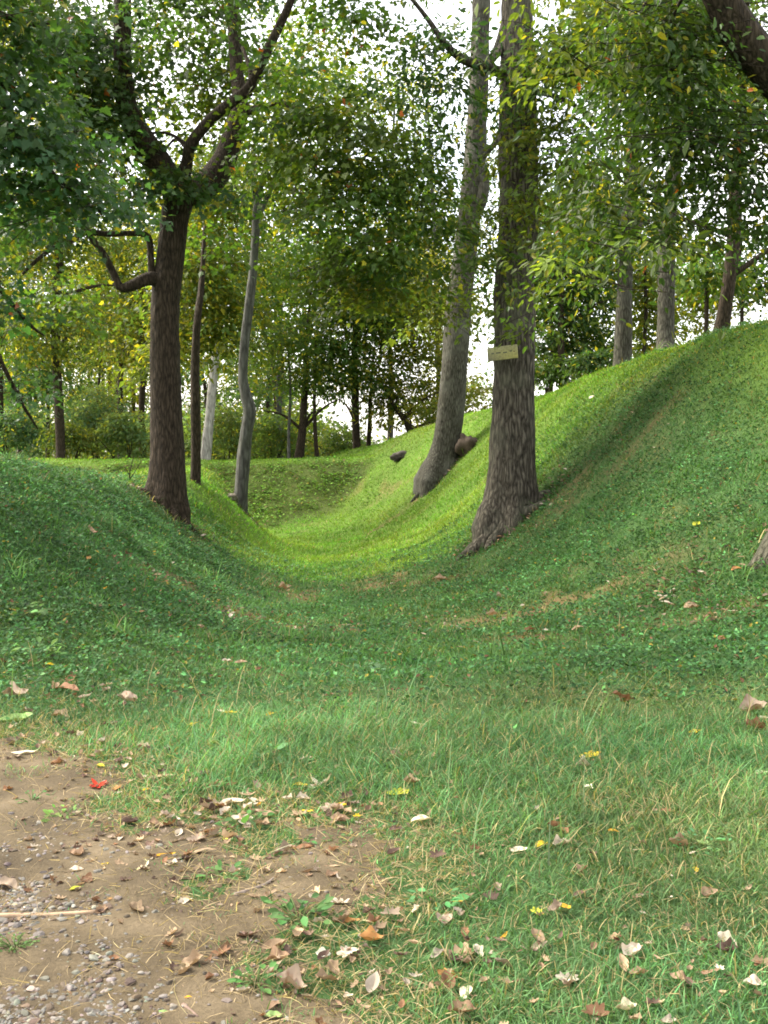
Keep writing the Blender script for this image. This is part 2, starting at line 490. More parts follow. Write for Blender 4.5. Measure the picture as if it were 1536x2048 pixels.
TRAIL = (hit(846, 985)[:2], hit(745, 1062)[:2])   # eroded line running down from the leaning tree
WORN = [(*hit(px, py)[:2], rx, ry, k_) for px, py, rx, ry, k_ in ((880, 1165, .9, 1.0, .9), (960, 1240, 1.1, .8, 1.0), (1050, 1275, .6, .6, .9), (570, 1180, .6, 1.3, .9), (520, 1230, .7, .7, .8), (620, 1255, 1.0, .6, .7),
    (1400, 1235, .8, .5, .8), (1270, 1140, .9, .9, .6), (1130, 985, .8, 1.2, .7), (1250, 900, .6, 1.5, .55), (760, 1170, .8, 1.0, .5), (400, 1330, .5, .5, .6))]
def brown(x, y):
    """worn, thin patches of turf where soil and dry thatch show"""
    D, S = ditch(x, y)
    w = sstep(.30, .75, vnoise(x * .8 + 3, y * .55, seed=41) * .7 + vnoise(x * 2.3, y * 1.9, seed=42) * .55)
    foot = np.exp(-((np.abs(D) - 1.5) / 1.3) ** 2) * sstep(9, 12, y) * (1 - sstep(20, 24, y))
    upper = np.exp(-((D - 4.6) / 1.4) ** 2) * sstep(12, 16, y) * .4
    endw = sstep(35.2, 36.5, y) * (D < 4.5) * .12
    a, b = TRAIL
    t = np.clip(((x - a[0]) * (b[0] - a[0]) + (y - a[1]) * (b[1] - a[1])) / ((b - a) ** 2).sum(), 0, 1)
    dd = np.hypot(x - a[0] - t * (b[0] - a[0]), y - a[1] - t * (b[1] - a[1]))
    trail = np.exp(-(dd / .22) ** 2) * (.6 + .4 * vnoise(x * 3, y * 3, seed=43))
    rag = .65 + .6 * vnoise(x * 2.6, y * 2.6, seed=44) + .5 * vnoise(x * 7, y * 7, seed=45)
    for (qx, qy, rx, ry, k_) in WORN:
        trail = np.maximum(trail, k_ * rag * np.exp(-((x - qx) / rx) ** 2 - ((y - qy) / ry) ** 2))
    return np.clip(trail + w * (.10 + .95 * foot + upper + endw), 0, 1)

gb = brown(GX.ravel(), GY.ravel())[:, None]
lit_turf = np.array((.09, .16, .024)); thatch = np.array((.13, .088, .042))  # sunlight put into the turf colour: brighter and yellower beyond the shaded zone
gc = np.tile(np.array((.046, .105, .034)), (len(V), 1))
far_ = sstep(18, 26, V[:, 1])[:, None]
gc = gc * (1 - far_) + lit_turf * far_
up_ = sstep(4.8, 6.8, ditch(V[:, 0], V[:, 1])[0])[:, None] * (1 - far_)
gc = gc * (1 - up_) + lit_turf * up_  # same sunlit tone painted on the upper right bank
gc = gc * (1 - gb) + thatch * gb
wmk = wall_mask(V[:, 0], V[:, 1])[:, None]
gc = gc * (1 - wmk) + np.array((.075, .105, .026)) * wmk
fz = (sstep(46, 56, np.hypot(V[:, 0], V[:, 1])))[:, None]
gc = gc * (1 - fz) + np.array((.05, .055, .022)) * fz
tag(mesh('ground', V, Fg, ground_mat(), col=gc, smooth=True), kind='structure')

# dirt path and bare patch: a sheet over the ground wherever the earth is bare
s = .018
dx_ = np.arange(-3.2, .6, s); dy_ = np.arange(1.6, 6.6, s)
DX, DY = np.meshgrid(dx_, dy_)
dm = dirt(DX, DY)
DZ = height(DX, DY) + np.clip(.004 + dm * .06, -.006, .010) + vnoise(DX * 9, DY * 9, seed=51) * .003
nyd, nxd = DX.shape
i = (np.arange(nyd - 1)[:, None] * nxd + np.arange(nxd - 1)[None])
keep = dm[:-1, :-1] > -.06
i = i[keep]
Fd = np.stack([i, i + 1, i + nxd + 1, i + nxd], 1)
used = np.unique(Fd); remap = np.zeros(DX.size, np.int64); remap[used] = np.arange(len(used))
Vd = np.stack([DX, DY, DZ], 2).reshape(-1, 3)[used]
tag(mesh('dirt_path', Vd, remap[Fd], dirt_mat(), smooth=True), kind='structure')

# ------------------------------------------------------------------ grass
g = np.random.default_rng(5)
T_BLADE = (np.array([(-.5, 0, 0), (.5, 0, 0), (-.42, .4, .05), (.42, .4, .05), (-.3, .75, .22), (.3, .75, .22), (0, 1, .5)], float),
           np.array([(0, 1, 3), (0, 3, 2), (2, 3, 5), (2, 5, 4), (4, 5, 6)]))
T_SPIKE = (np.array([(-.5, 0, 0), (.5, 0, 0), (.35, .6, .12), (-.35, .6, .12), (0, 1, .35)], float), np.array([(0, 1, 2), (0, 2, 3), (3, 2, 4)]))

def field(n, y0, y1, power=1.0):
    y = y0 + (y1 - y0) * g.random(n) ** power
    x = (g.random(n) * 2 - 1) * (.395 * y + .9)
    return x, y

def blades(tpl, x, y, length, width, col, lean=.45, lift=0.0):
    n = len(x)
    z = height(x, y) + lift
    a = g.random(n) * 2 * PI
    d = np.stack([np.cos(a) * lean * g.random(n), np.sin(a) * lean * g.random(n), np.ones(n)], 1)
    nn = np.stack([np.cos(a), np.sin(a), np.zeros(n)], 1) + g.normal(0, .3, (n, 3))
    fr = frames(d, nn)
    tv, tf = tpl
    loc = np.repeat(tv[None], n, 0).copy()
    loc[:, :, 0] *= width[:, None]; loc[:, :, 1] *= length[:, None]
    loc[:, :, 2] *= (length * g.uniform(.2, 1.3, n))[:, None]
    Vv = np.einsum('nij,nkj->nki', fr, loc) + np.stack([x, y, z], 1)[:, None]
    k = len(tv)
    Ff = tf[None] + (np.arange(n) * k)[:, None, None]
    return Vv.reshape(-1, 3), Ff.reshape(-1, 3), np.repeat(col, k, 0)

def lump(lst):
    V, Fs, Cc, o = [], [], [], 0
    for v, f, c in lst:
        V.append(v); Fs.append(f + o); Cc.append(c); o += len(v)
    return np.vstack(V), np.vstack(Fs), np.vstack(Cc)

def gcol(n, x, y, base, dry):
    c = leaf_colors(g, n, base, 0, .28)
    tone = np.exp(.35 * vnoise(x * 1.1, y * 1.1, seed=61) + .25 * vnoise(x * 3.7, y * 3.7, seed=62))
    c *= tone[:, None]
    c[:, 0] *= np.exp(.25 * vnoise(x * .7 + 9, y * .7, seed=63))
    q = g.random(n) < dry
    c[q] = np.array((.26, .215, .105)) * np.exp(g.normal(0, .3, (q.sum(), 1)))
    return np.clip(c, .004, .5)

parts = []
# lawn in front: fine blades
n = 330000
x, y = field(n, 2.0, 9.5, 1.15)
dm = dirt(x, y)
tuft = vnoise(x * 5, y * 5, seed=64) * .5 + vnoise(x * 1.4, y * 1.4, seed=65) * .5
edge = 1 - sstep(-.30, .16, dm)
sparse = 1 - .3 * (1 - sstep(3.2, 5.2, y))
pr = np.clip(edge * (sparse + .5 * tuft), 0, 1) * (1 - sstep(6.3, 8.6, y) * .85)
pr = np.maximum(pr, .30 * sstep(.16, .42, vnoise(x * 2.9 + 4, y * 2.9, seed=67) * .6 + vnoise(x * 8, y * 8, seed=68) * .4))
k = g.random(n) < pr
x, y, dm = x[k], y[k], dm[k]; n = len(x)
tall = 1 - sstep(-.5, 0, dm) * .5
grow = sstep(4.0, 5.4, y) * (1 - sstep(6, 7, y))
ln = g.gamma(5, .0115, n) * tall * (.75 + .55 * grow)
wd = g.uniform(.0028, .0052, n)
dry = .13 + .25 * (dm > -.35) + .10 * (vnoise(x * 1.7, y * 1.7, seed=66) > .1) * (y < 5)
parts.append(blades(T_BLADE, x, y, ln, wd, gcol(n, x, y, (.082, .155, .056), dry - .01), 1.4))
# dead thatch lying between the blades
n = 42000
x, y = field(n, 2.0, 7.5, 1.1)
dm = dirt(x, y); k = (g.random(n) < np.clip(1.1 - 2.2 * np.abs(dm + .12), .22, 1)); x, y = x[k], y[k]; n = len(x)
parts.append(blades(T_BLADE, x, y, g.uniform(.03, .11, n), g.uniform(.0016, .0034, n), np.clip(np.array((.27, .21, .12)) * np.exp(g.normal(0, .35, (n, 1))), 0, .5), 5.0, .004))
# a few long seed-head stalks
n = 420
x, y = field(n, 4.0, 7.5); k = dirt(x, y) < -.3; x, y = x[k], y[k]; n = len(x)
parts.append(blades(T_BLADE, x, y, g.uniform(.16, .34, n), g.uniform(.004, .007, n), gcol(n, x, y, (.11, .17, .075), .15), .7))
# short turf farther off, into the ditch and along the lit banks
n = 190000
x, y = field(n, 7.5, 25, .8)
k = g.random(n) < .9 - .75 * brown(x, y); x, y = x[k], y[k]; n = len(x)
parts.append(blades(T_SPIKE, x, y, g.uniform(.035, .085, n), g.uniform(.006, .010, n) * (1 + y / 40), np.clip(gcol(n, x, y, (.060, .130, .036), .04 + .10 * brown(x, y)) * (1 + (sstep(4.8, 6.8, ditch(x, y)[0]) * sstep(11, 17, y))[:, None] * np.array((.95, .45, -.35))), 0, .5), 1.4))  # blades high on the right bank tinted as if sunlit
n = 300000
y = 21 + (48 - 21) * g.random(n) ** .9; x = (g.random(n) * 2 - 1) * (.40 * y + 1.5)
k = g.random(n) < (1 - .7 * brown(x, y)) * (1 - .4 * wall_mask(x, y)); x, y = x[k], y[k]; n = len(x)
parts.append(blades(T_SPIKE, x, y, g.uniform(.05, .11, n), g.uniform(.012, .022, n), gcol(n, x, y, (.112, .205, .022), .03 + .15 * brown(x, y)), 1.5))  # lighter yellow-green blades, sunlight painted into their colour
# coarser tufts standing out of the turf on the banks and the ditch floor
m = 900
cx_, cy_ = field(m, 8, 34, .9); cnt_ = g.integers(10, 34, m); idx = np.repeat(np.arange(m), cnt_); n = len(idx)
x, y = cx_[idx] + g.normal(0, .09, n), cy_[idx] + g.normal(0, .09, n)
tc_ = np.array((.062, .132, .036))[None] * np.exp(g.normal(0, .3, (m, 1)))
cc_ = tc_[idx] * np.exp(g.normal(0, .2, (n, 1))); dq = g.random(n) < .1; cc_[dq] = np.array((.22, .18, .09))
lt = sstep(20, 26, y)[:, None]; cc_ = cc_ * (1 + lt * np.array((.7, .5, -.3)))  # farther tufts tinted towards the painted sunlit tone
parts.append(blades(T_BLADE, x, y, g.uniform(.08, .20, n) * np.exp(g.normal(0, .3, m))[idx], g.uniform(.006, .012, n), cc_, 1.3))
V, Fs, Cc = lump(parts)
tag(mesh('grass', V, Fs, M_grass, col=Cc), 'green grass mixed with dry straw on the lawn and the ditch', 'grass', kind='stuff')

# low leafy ground cover on the shaded banks
n = 330000
x, y = field(n, 5.6, 25, .85)
D, S = ditch(x, y)
pr = (1 - .7 * sstep(4.8, 6.6, D)) * sstep(5.6, 8.5, y) * (.35 + .65 * sstep(.8, 2.2, np.abs(D))) * (1 - .85 * brown(x, y)) * (1 - .7 * sstep(19, 25, y))
k = g.random(n) < pr * np.clip(.8 + .6 * vnoise(x * 1.8, y * 1.8, seed=71), .1, 1); x, y = x[k], y[k]; n = len(x)
mound = .05 + .085 * np.clip(vnoise(x * 2.2, y * 2.2, seed=72) + vnoise(x * 6, y * 6, seed=73) * .8, -.5, 1.4)
z = height(x, y) + g.random(n) ** .6 * np.maximum(mound, .015)
P = np.stack([x, y, z], 1)
a = g.random(n) * 2 * PI
d = np.stack([np.cos(a), np.sin(a), g.uniform(-.2, .9, n)], 1)
nn = np.stack([g.normal(0, .5, n), g.normal(0, .5, n) - .2, np.ones(n)], 1)
c = leaf_colors(g, n, (.045, .108, .037), .015, .42, ycol=(.2, .16, .03))
c *= np.exp(.35 * vnoise(x * .9, y * .9, seed=74) + .2 * vnoise(x * 4, y * 4, seed=75))[:, None]
rb = g.random(n) < .02 + .10 * brown(x, y); c[rb] = np.array((.12, .06, .035)) * np.exp(g.normal(0, .3, (rb.sum(), 1)))
V, Fs, Cc = scatter(T_RHOMB, P, frames(d, nn), g.uniform(.024, .06, n) * (.75 + y / 45), c)
tag(mesh('ground_cover', V, Fs, M_grass, col=Cc), 'low dark green leafy ground cover spread over the shaded banks', 'ground cover', kind='stuff')

# rough leafy growth on the far wall
n = 60000
y = 34.5 + 7 * g.random(n); x = -20 + 22 * g.random(n)
wm = wall_mask(x, y)
k = g.random(n) < wm * np.clip(.6 + .9 * vnoise(x * 1.5, y * 2.2, seed=78), .05, 1); x, y = x[k], y[k]; n = len(x)
z = height(x, y) + g.random(n) ** .7 * (.10 + .14 * np.clip(vnoise(x * 1.3, y * 2, seed=79) + .3, 0, 1))
a = g.random(n) * 2 * PI
d = np.stack([np.cos(a), np.sin(a), g.uniform(-.4, .8, n)], 1)
nn = np.stack([g.normal(0, .5, n), g.normal(0, .5, n) - .4, np.ones(n)], 1)
c = leaf_colors(g, n, (.10, .185, .030), .02, .35, ycol=(.2, .16, .03)); q = g.random(n) < .05; c[q] = np.array((.13, .09, .045))
V, Fs, Cc = scatter(T_RHOMB, np.stack([x, y, z], 1), frames(d, nn), g.uniform(.06, .15, n), c)
tag(mesh('wall_cover', V, Fs, M_grass, col=Cc), 'coarse leafy growth covering the steep far wall of the ditch', 'ground cover', kind='stuff')

# ------------------------------------------------------------------ trees
DENS = [1.2]
def B(px, py, Y, rx, ry, rd, n, col=None):
    c = at(px, py, Y); k = Y / F
    t = (c, (rx * k, rd, ry * k), max(3, int(n * DENS[0])))
    return t + (col,) if col is not None else t

G_DARK = (.056, .112, .030); G_BLUE = (.060, .135, .042); G_MID = (.084, .158, .028); G_OLIVE = (.120, .172, .028)
G_RT = (.062, .120, .024); G_LIT = (.140, .215, .034); G_YEL = (.200, .245, .036)  # darker greens painted for shaded crowns, lighter ones as if sunlit
M_leaf_far = leaf_mat('far_tree_leaves', .6, .55, .2, tint=(1.5, 1.4, .55))

def crown_obj(root, gseed, blobs, per, leaf, cr, base, tpl, mat=None, **kw):
    gg = np.random.default_rng(gseed)
    V, Fs, Cc = sprays(gg, blobs, per, leaf, cr, base, tpl, **kw)
    o = mesh('crown', V, Fs, mat or M_leaf, root, root.location, col=Cc)
    if mat is None:
        cc = np.vstack(CLUMPS); n = len(cc)
        inn = np.array([root.location.x, root.location.y, 0]) - cc; inn[:, 2] = 0
        inn /= np.linalg.norm(inn, axis=1, keepdims=True) + 1e-6
        inn = inn + gg.normal(0, .35, (n, 3)); inn[:, 2] = -.25 + gg.normal(0, .25, n)
        ln = gg.uniform(.3, .8, (n, 1))
        A, M_, E = cc + inn * ln, cc + np.array([0, 0, .05]), cc - inn * ln * .45 - np.array([0, 0, .12])
        side = np.cross(inn, [0, 0, 1.]); side /= np.linalg.norm(side, axis=1, keepdims=True) + 1e-6
        up = np.cross(side, inn); up /= np.linalg.norm(up, axis=1, keepdims=True) + 1e-6
        rings = []
        for Pq, rr in ((A, .006), (M_, .004), (E, .0015)):
            for q in range(3):
                rings.append(Pq + (side * math.cos(q * 2.094) + up * math.sin(q * 2.094)) * rr)
        Vt = np.stack(rings, 1).reshape(-1, 3)
        ft = np.array([(b * 3 + q, b * 3 + (q + 1) % 3, b * 3 + 3 + (q + 1) % 3, b * 3 + 3 + q) for b in range(2) for q in range(3)])
        tw = mesh('twigs', Vt, (ft[None] + (np.arange(n) * 9)[:, None, None]).reshape(-1, 4), M_bark_dark, root, root.location)
        tw['kind'] = 'stuff'
    return o

def big_tree(name, label, cat, base_px, trunk, mat, limbs=(), group=None, flare=.45, flare_h=.45, seg=48, seed=1, ridge=.012, top=None, lobes=5, Yoff=0, rough=.06, lump_=.06):
    b = hit(*base_px); Y = b[1] + Yoff
    P, r = pxline(trunk, Y)
    root = thing(name, label, cat, (b[0], b[1], height(b[0], b[1])), group)
    low = P[0].copy(); low[2] -= .9; low[0] -= (P[1][0] - P[0][0]) * .2
    P = np.vstack([low, P]); r = np.concatenate([[r[0]], r])
    if top is not None:
        P = np.vstack([P, [np.array(t[:3]) for t in top]]); r = np.concatenate([r, [t[3] for t in top]])
    FLARE0[0] = .8
    tube_obj('trunk', [tube(P, r, seg, .05 if ridge else .12, rough, seed, flare, flare_h, lobes, ridge, lump_)], mat, root, root.location)
    for j, lb in enumerate(limbs):
        p, rr = pxline(lb, Y)
        ps = [tube(p, rr, 14, .07, .10, seed + j * 3 + 1)]
        tube_obj('branch', ps, mat, root, root.location)
    return root, Y

# dark forked tree on the left bank
fork, Yf = big_tree('forked_tree', 'big dark brown tree on left bank forking into thick curved limbs', 'tree', (335, 1022),
    [(330, 1010, 84), (334, 960, 74), (336, 900, 68), (333, 800, 62), (330, 700, 58), (331, 600, 57), (340, 520, 54), (348, 450, 52), (356, 400, 58), (358, 365, 60)],
    M_bark_dark, limbs=[
        [(352, 385, 50), (318, 330, 55), (283, 278, 50, -.3), (255, 220, 43, -.6), (246, 150, 38, -.8), (245, 70, 35, -1), (244, -40, 33, -1.2), (238, -220, 26, -1.6), (225, -420, 14, -2)],
        [(368, 390, 50), (410, 372, 52, .2), (446, 325, 48, .4), (468, 262, 40, .5), (480, 208, 31, .6), (473, 140, 27, .8), (468, 60, 25, 1), (466, -60, 22, 1.2), (480, -260, 14, 1.5)],
        [(362, 375, 34), (374, 325, 24, -.3), (382, 288, 22, -.5), (420, 240, 21, -.7), (462, 205, 21, -.9), (500, 172, 20, -1), (528, 115, 19, -1.2), (555, 60, 17, -1.3), (580, 5, 15, -1.5), (610, -80, 12, -1.7), (650, -200, 7, -2)],
        [(492, 225, 15, .6), (530, 212, 11, .4), (572, 208, 10, .2), (615, 240, 9, 0), (640, 285, 8, -.2), (672, 318, 7, -.4), (705, 330, 6, -.6), (735, 310, 4, -.8)],
        [(640, 285, 6, -.2), (655, 340, 5, -.2), (672, 390, 4, -.1), (690, 440, 3)],
        [(328, 560, 30), (296, 558, 26, -.2), (262, 572, 22, -.3), (240, 574, 17, -.3), (226, 545, 14, -.3), (205, 505, 13, -.4), (180, 474, 12, -.5), (158, 442, 10, -.6), (120, 405, 7, -.8)],
        [(303, 556, 14, -.1), (302, 515, 13, -.1), (296, 474, 13, -.1), (270, 467, 11, -.2), (215, 468, 11, -.4), (172, 464, 11, -.6), (140, 484, 10, -.7), (105, 497, 9, -.8), (72, 522, 7, -.9), (45, 548, 5, -1)],
        [(500, 190, 10, -1), (500, 140, 9, -.7), (485, 95, 7, -.4)],
        [(390, 300, 7, -.4), (340, 268, 6, -.2), (300, 266, 5)], [(376, 300, 8, -.4), (352, 278, 6, .2), (330, 300, 4, .4)]],
    seed=3, flare=.30, flare_h=.4, ridge=.010)
crown_obj(fork, 101, [
    B(352, 398, Yf - .55, 100, 42, .35, 15, G_DARK), B(725, 380, Yf - 1, 160, 200, 1.6, 66, (.115, .19, .030)), B(760, 560, Yf, 110, 90, 1.2, 22, G_OLIVE), B(620, 250, Yf - .5, 130, 110, 1.4, 28, G_MID),
    B(380, 100, Yf + 2.2, 240, 150, 1.8, 62, G_MID), B(700, 30, Yf - .4, 150, 130, 1.6, 24, G_MID), B(400, 20, Yf - 1.6, 130, 60, .8, 14, G_DARK), B(130, 220, Yf - 1, 120, 130, 1.2, 50, G_DARK), B(440, 250, Yf + 2.6, 120, 110, 1, 18, G_OLIVE),
    B(150, 60, Yf - 1, 150, 110, 1.5, 44, G_DARK), B(60, 470, Yf - 1, 110, 60, .8, 14, G_DARK), B(410, 480, Yf + .4, 50, 40, .5, 4, G_MID), B(130, 590, Yf, 60, 40, .5, 6, G_MID),
    B(330, -520, Yf, 600, 380, 4.5, 110, G_DARK)],
    62, .105, .62, G_MID, T_MAPLE, yellow=.05, warm=.004)

# big sign tree on the right bank
sign_tree, Ys = big_tree('sign_tree', 'thick grey furrowed tree on right bank with a small board nailed to it', 'tree', (1022, 1046),
    [(1022, 1050, 112), (1026, 1000, 100), (1027, 930, 92), (1028, 850, 88), (1028, 760, 83), (1028, 680, 82), (1028, 600, 82), (1034, 500, 78), (1038, 400, 78), (1036, 300, 78), (1037, 190, 70), (1034, 100, 63), (1033, 0, 62), (1030, -200, 56), (1025, -420, 40), (1010, -640, 20)],
    M_bark_grey, limbs=[
        [(1015, 150, 24), (975, 135, 20, -.4), (925, 118, 17, -.8), (888, 85, 13, -1), (858, 42, 10, -1.2), (825, 0, 8, -1.4), (780, -50, 5, -1.6)],
        [(1050, 150, 26), (1095, 146, 22, -.4), (1150, 142, 20, -.7), (1205, 135, 18, -1), (1238, 118, 16, -1.2), (1262, 75, 13, -1.3), (1280, 20, 10, -1.4), (1300, -60, 6, -1.5)],
        [(1238, 122, 12, -1.2), (1262, 130, 11, -1.3), (1280, 152, 8, -1.4), (1320, 155, 6, -1.6)],
        [(1060, 182, 13), (1100, 190, 10, -.4), (1140, 206, 9, -.8), (1190, 236, 6, -1.2)],
        [(1005, 95, 18), (985, 120, 12, -.2), (965, 150, 10, -.3)]],
    seed=8, flare=.42, flare_h=.55, ridge=.020, lobes=6, lump_=.08)
crown_obj(sign_tree, 102, [
    B(870, 430, Ys - .5, 100, 170, 1.1, 44, G_MID), B(860, 190, Ys - 1, 110, 120, 1.1, 26, G_DARK), B(1020, 520, Ys - 1.3, 110, 110, .4, 13, G_OLIVE), B(1160, 150, Ys - 1, 150, 130, 1.4, 46, G_MID),
    B(1060, 330, Ys - 1.3, 80, 180, .4, 14, G_OLIVE), B(1170, 330, Ys - .6, 120, 130, 1.2, 34, G_OLIVE), B(1240, 20, Ys - 1, 170, 110, 1.4, 40, G_MID), B(880, 600, Ys + 1, 80, 50, .6, 7, G_OLIVE),
    B(1060, -520, Ys, 560, 360, 4.5, 100, G_DARK)],
    56, .115, .62, G_MID, T_OVAL, yellow=.07)

def roots(root, base, spec, mat, r0):
    # surface roots that leave the trunk foot and dive into the slope
    for j, (ang, ln, rr) in enumerate(spec):
        a = R(ang); P = []
        for u in (0, .3, .6, .85, 1.0):
            dd = r0 * .55 + ln * u
            wob = .12 * math.sin(u * 5 + j) * ln
            x, y = base[0] + math.cos(a) * dd - math.sin(a) * wob, base[1] + math.sin(a) * dd + math.cos(a) * wob
            z = float(height(np.array([x]), np.array([y]))[0])
            P.append((x, y, z + [.42, .13, .05, .0, -.1][[0, .3, .6, .85, 1.0].index(u)] * min(1, rr * 9)))
        V_, F_ = join([tube(np.array(P), [rr * 1.5, rr * 1.15, rr * .75, rr * .5, rr * .2], 14, .05, .22, j + 7, ridge=.006)])
        mesh('root', V_, F_, mat, root, root.location, smooth=True)
roots(sign_tree, sign_tree.location, [(-148, 1.0, .17), (-120, .75, .15), (-95, .6, .14), (-55, .7, .14), (-20, .55, .12), (170, .7, .13)], M_bark_grey, .42)

# leaning tree behind it
lean_tree, Yl = big_tree('leaning_tree', 'grey tree leaning right on the bank behind the tree with the board', 'tree', (885, 945),
    [(880, 955, 76), (888, 915, 62), (896, 870, 56), (903, 800, 53), (911, 700, 51), (919, 600, 50), (932, 500, 47), (942, 400, 44), (950, 300, 43), (956, 200, 40), (960, 100, 36), (963, 0, 34), (968, -160, 28), (974, -320, 16)],
    M_bark_oak, limbs=[[(945, 430, 30), (962, 400, 26, -.2), (968, 360, 22, -.2), (966, 330, 14, -.1)], [(955, 330, 14), (978, 300, 11, -.3), (992, 285, 9, -.5), (1010, 240, 6, -.8)], [(955, 150, 16), (985, 110, 13, .3), (1000, 70, 10, .5), (1015, 0, 8, .8)]],
    seed=14, flare=.5, flare_h=.45, ridge=.013, lobes=4)
crown_obj(lean_tree, 103, [B(900, -250, Yl, 330, 230, 4, 100, G_MID), B(830, 300, Yl + .5, 90, 150, 1.2, 26, G_MID), B(840, 640, Yl + 2, 60, 60, 1, 6, G_LIT)], 56, .12, .65, G_MID, T_OVAL, yellow=.08)

roots(lean_tree, lean_tree.location, [(-160, .9, .14), (-125, .6, .12), (-80, .5, .11), (-40, .5, .1)], M_bark_oak, .33)
roots(fork, fork.location, [(-150, .5, .11), (-105, .5, .12), (-60, .55, .12), (-20, .5, .11)], M_bark_dark, .30)

# crooked thin grey tree
crook, Yc = big_tree('crooked_tree', 'thin crooked grey tree at the ditch end of the left bank', 'tree', (481, 1018),
    [(480, 1022, 31), (483, 980, 27), (487, 920, 26), (492, 870, 25), (499, 825, 27), (492, 790, 23), (486, 755, 20), (489, 690, 18), (498, 610, 18), (505, 550, 17), (511, 470, 16), (514, 420, 16), (522, 370, 11), (540, 290, 9), (552, 210, 7), (560, 130, 5)],
    M_bark_smooth, limbs=[[(512, 440, 11), (527, 410, 10), (545, 370, 9), (558, 320, 8), (570, 250, 6), (585, 170, 4)], [(514, 425, 9), (508, 380, 8), (505, 320, 7), (515, 250, 5), (512, 170, 4)]],
    seed=21, flare=.25, flare_h=.3, seg=24, ridge=.004, lump_=.12)
crown_obj(crook, 104, [B(555, 250, Yc, 85, 140, 1.6, 38, G_LIT), B(470, 300, Yc, 60, 90, 1, 12, G_LIT), B(600, 120, Yc, 110, 100, 1.8, 26, G_LIT), B(560, 400, Yc, 60, 60, 1, 10, G_LIT)], 34, .15, .6, G_LIT, T_OVAL, yellow=.15)

# tree at the right edge: root, out-of-frame trunk, heavy limb coming back into view at the top
rb_ = hit(1535, 1160); Yr = rb_[1]
edge = thing('edge_tree', 'tree at right edge with rooted base and heavy dark limb arching across top corner', 'tree', rb_)
P, r = pxline([(1628, 1170, 180), (1645, 1060, 162), (1665, 900, 140), (1680, 700, 130), (1690, 520, 125), (1670, 380, 118)], Yr + .5)
low = P[0].copy(); low[2] -= .9
FLARE0[0] = .8
V_, F_ = join([tube(np.vstack([low, P]), np.concatenate([[r[0]], r]), 48, .06, .06, 31, .75, .42, 5, .02, .05)])
mesh('trunk', V_, F_, M_bark_grey, edge, edge.location, smooth=True)
P, r = pxline([(1690, 420, 100), (1645, 300, 88, -.2), (1592, 205, 80, -.3), (1532, 130, 76, -.4), (1474, 55, 70, -.5), (1430, -30, 64, -.6), (1392, -140, 56, -.7), (1350, -330, 50, -.8), (1340, -520, 30, -1)], Yr + .5)
V_, F_ = join([tube(P, r, 36, .06, .06, 33, ridge=.014)])
mesh('limb', V_, F_, M_bark_dark, edge, edge.location, smooth=True)
for pts in ([(1430, -60, 10, -.5), (1375, -20, 8, -.3), (1340, 60, 6, .2), (1352, 130, 5, .6), (1400, 200, 3, 1)], [(1400, -60, 10, -.4), (1320, -20, 8, .2), (1265, 50, 6, .6), (1248, 150, 4, 1), (1236, 270, 3, 1.2)]):
    p, rr = pxline(pts, Yr)
    tube_obj('branch', [tube(p, rr, 8, .06, .1, 40)], M_bark_dark, edge, edge.location)
crown_obj(edge, 105, [
    B(1320, 270, Yr + .9, 200, 150, 1.2, 66, G_RT), B(1220, 400, Yr + .5, 130, 100, 1.1, 18, G_RT), B(1440, 340, Yr + .9, 130, 110, 1.1, 34, G_RT), B(1300, 90, Yr + 1.0, 190, 110, 1.0, 56, G_RT), B(1480, 60, Yr + 2.6, 120, 120, 1, 30, G_RT), B(1400, 520, Yr - .5, 60, 50, .5, 3, G_OLIVE),
    B(1170, 90, Yr - .5, 110, 150, .8, 16, G_OLIVE), B(1500, 300, Yr + 1.6, 100, 110, .8, 24, G_DARK), B(1180, 560, Yr, 70, 60, .6, 4, G_OLIVE), ((5.2, 10.5, 9.3), (5.5, 5.5, 2.6), 100, G_MID)],
    44, .085, .42, G_OLIVE, T_OVAL, yellow=.05, droop=.5, warm=.002)

DENS[0] = 1.15
# out-of-frame trees: the first's leaves reach in, the rest are added for shade
def side_tree(name, label, x, y, h, r0, blobs, seed, mat=M_bark_dark, tpl=T_MAPLE, per=66, leaf=.076, cr=.46, base=G_BLUE):
    z = float(height(np.array([x]), np.array([y]))[0])
    t = thing(name, label, 'tree', (x, y, z))
    FLARE0[0] = .6
    P = np.array([(x, y, z - .6), (x, y, z), (x + .15, y, z + h * .3), (x, y + .2, z + h * .6), (x + .1, y, z + h)])
    tube_obj('trunk', [tube(P, [r0, r0, r0 * .8, r0 * .6, .04], 24, .12, .06, seed, .4, .4, 5, .008, .05)], mat, t, t.location)
    gg = np.random.default_rng(seed)
    for b in blobs:
        c = np.array(b[0]); s0 = np.array([x, y, z + h * gg.uniform(.35, .6)])
        mid = (s0 + c) / 2 + np.array([0, 0, .5])
        tube_obj('branch', [tube(np.array([s0, mid, c, c + (c - s0) * .12]), [r0 * .35, r0 * .22, r0 * .1, .01], 8, .15, .08, seed + 2)], mat, t, t.location)
    crown_obj(t, seed + 1, blobs, per, leaf, cr, base, tpl, yellow=.03, warm=.004)
    return t
side_tree('shade_tree', 'near tree beyond the left edge whose dark blue green leaves hang at upper left', -6.6, 10.5, 12, .28, [
    B(70, 300, 11.5, 150, 120, 1.2, 40), B(20, 180, 11.5, 120, 110, 1, 20), B(150, 390, 12, 120, 50, .8, 13), B(25, 610, 12.5, 75, 90, .7, 11), B(20, 760, 14, 50, 70, .6, 3), B(30, 40, 11, 150, 90, 1, 18),
    ((-6.2, 10, 10), (4.6, 5.0, 3.2), 120), ((-7.5, 13, 7.5), (3, 3, 2), 40)], 51)
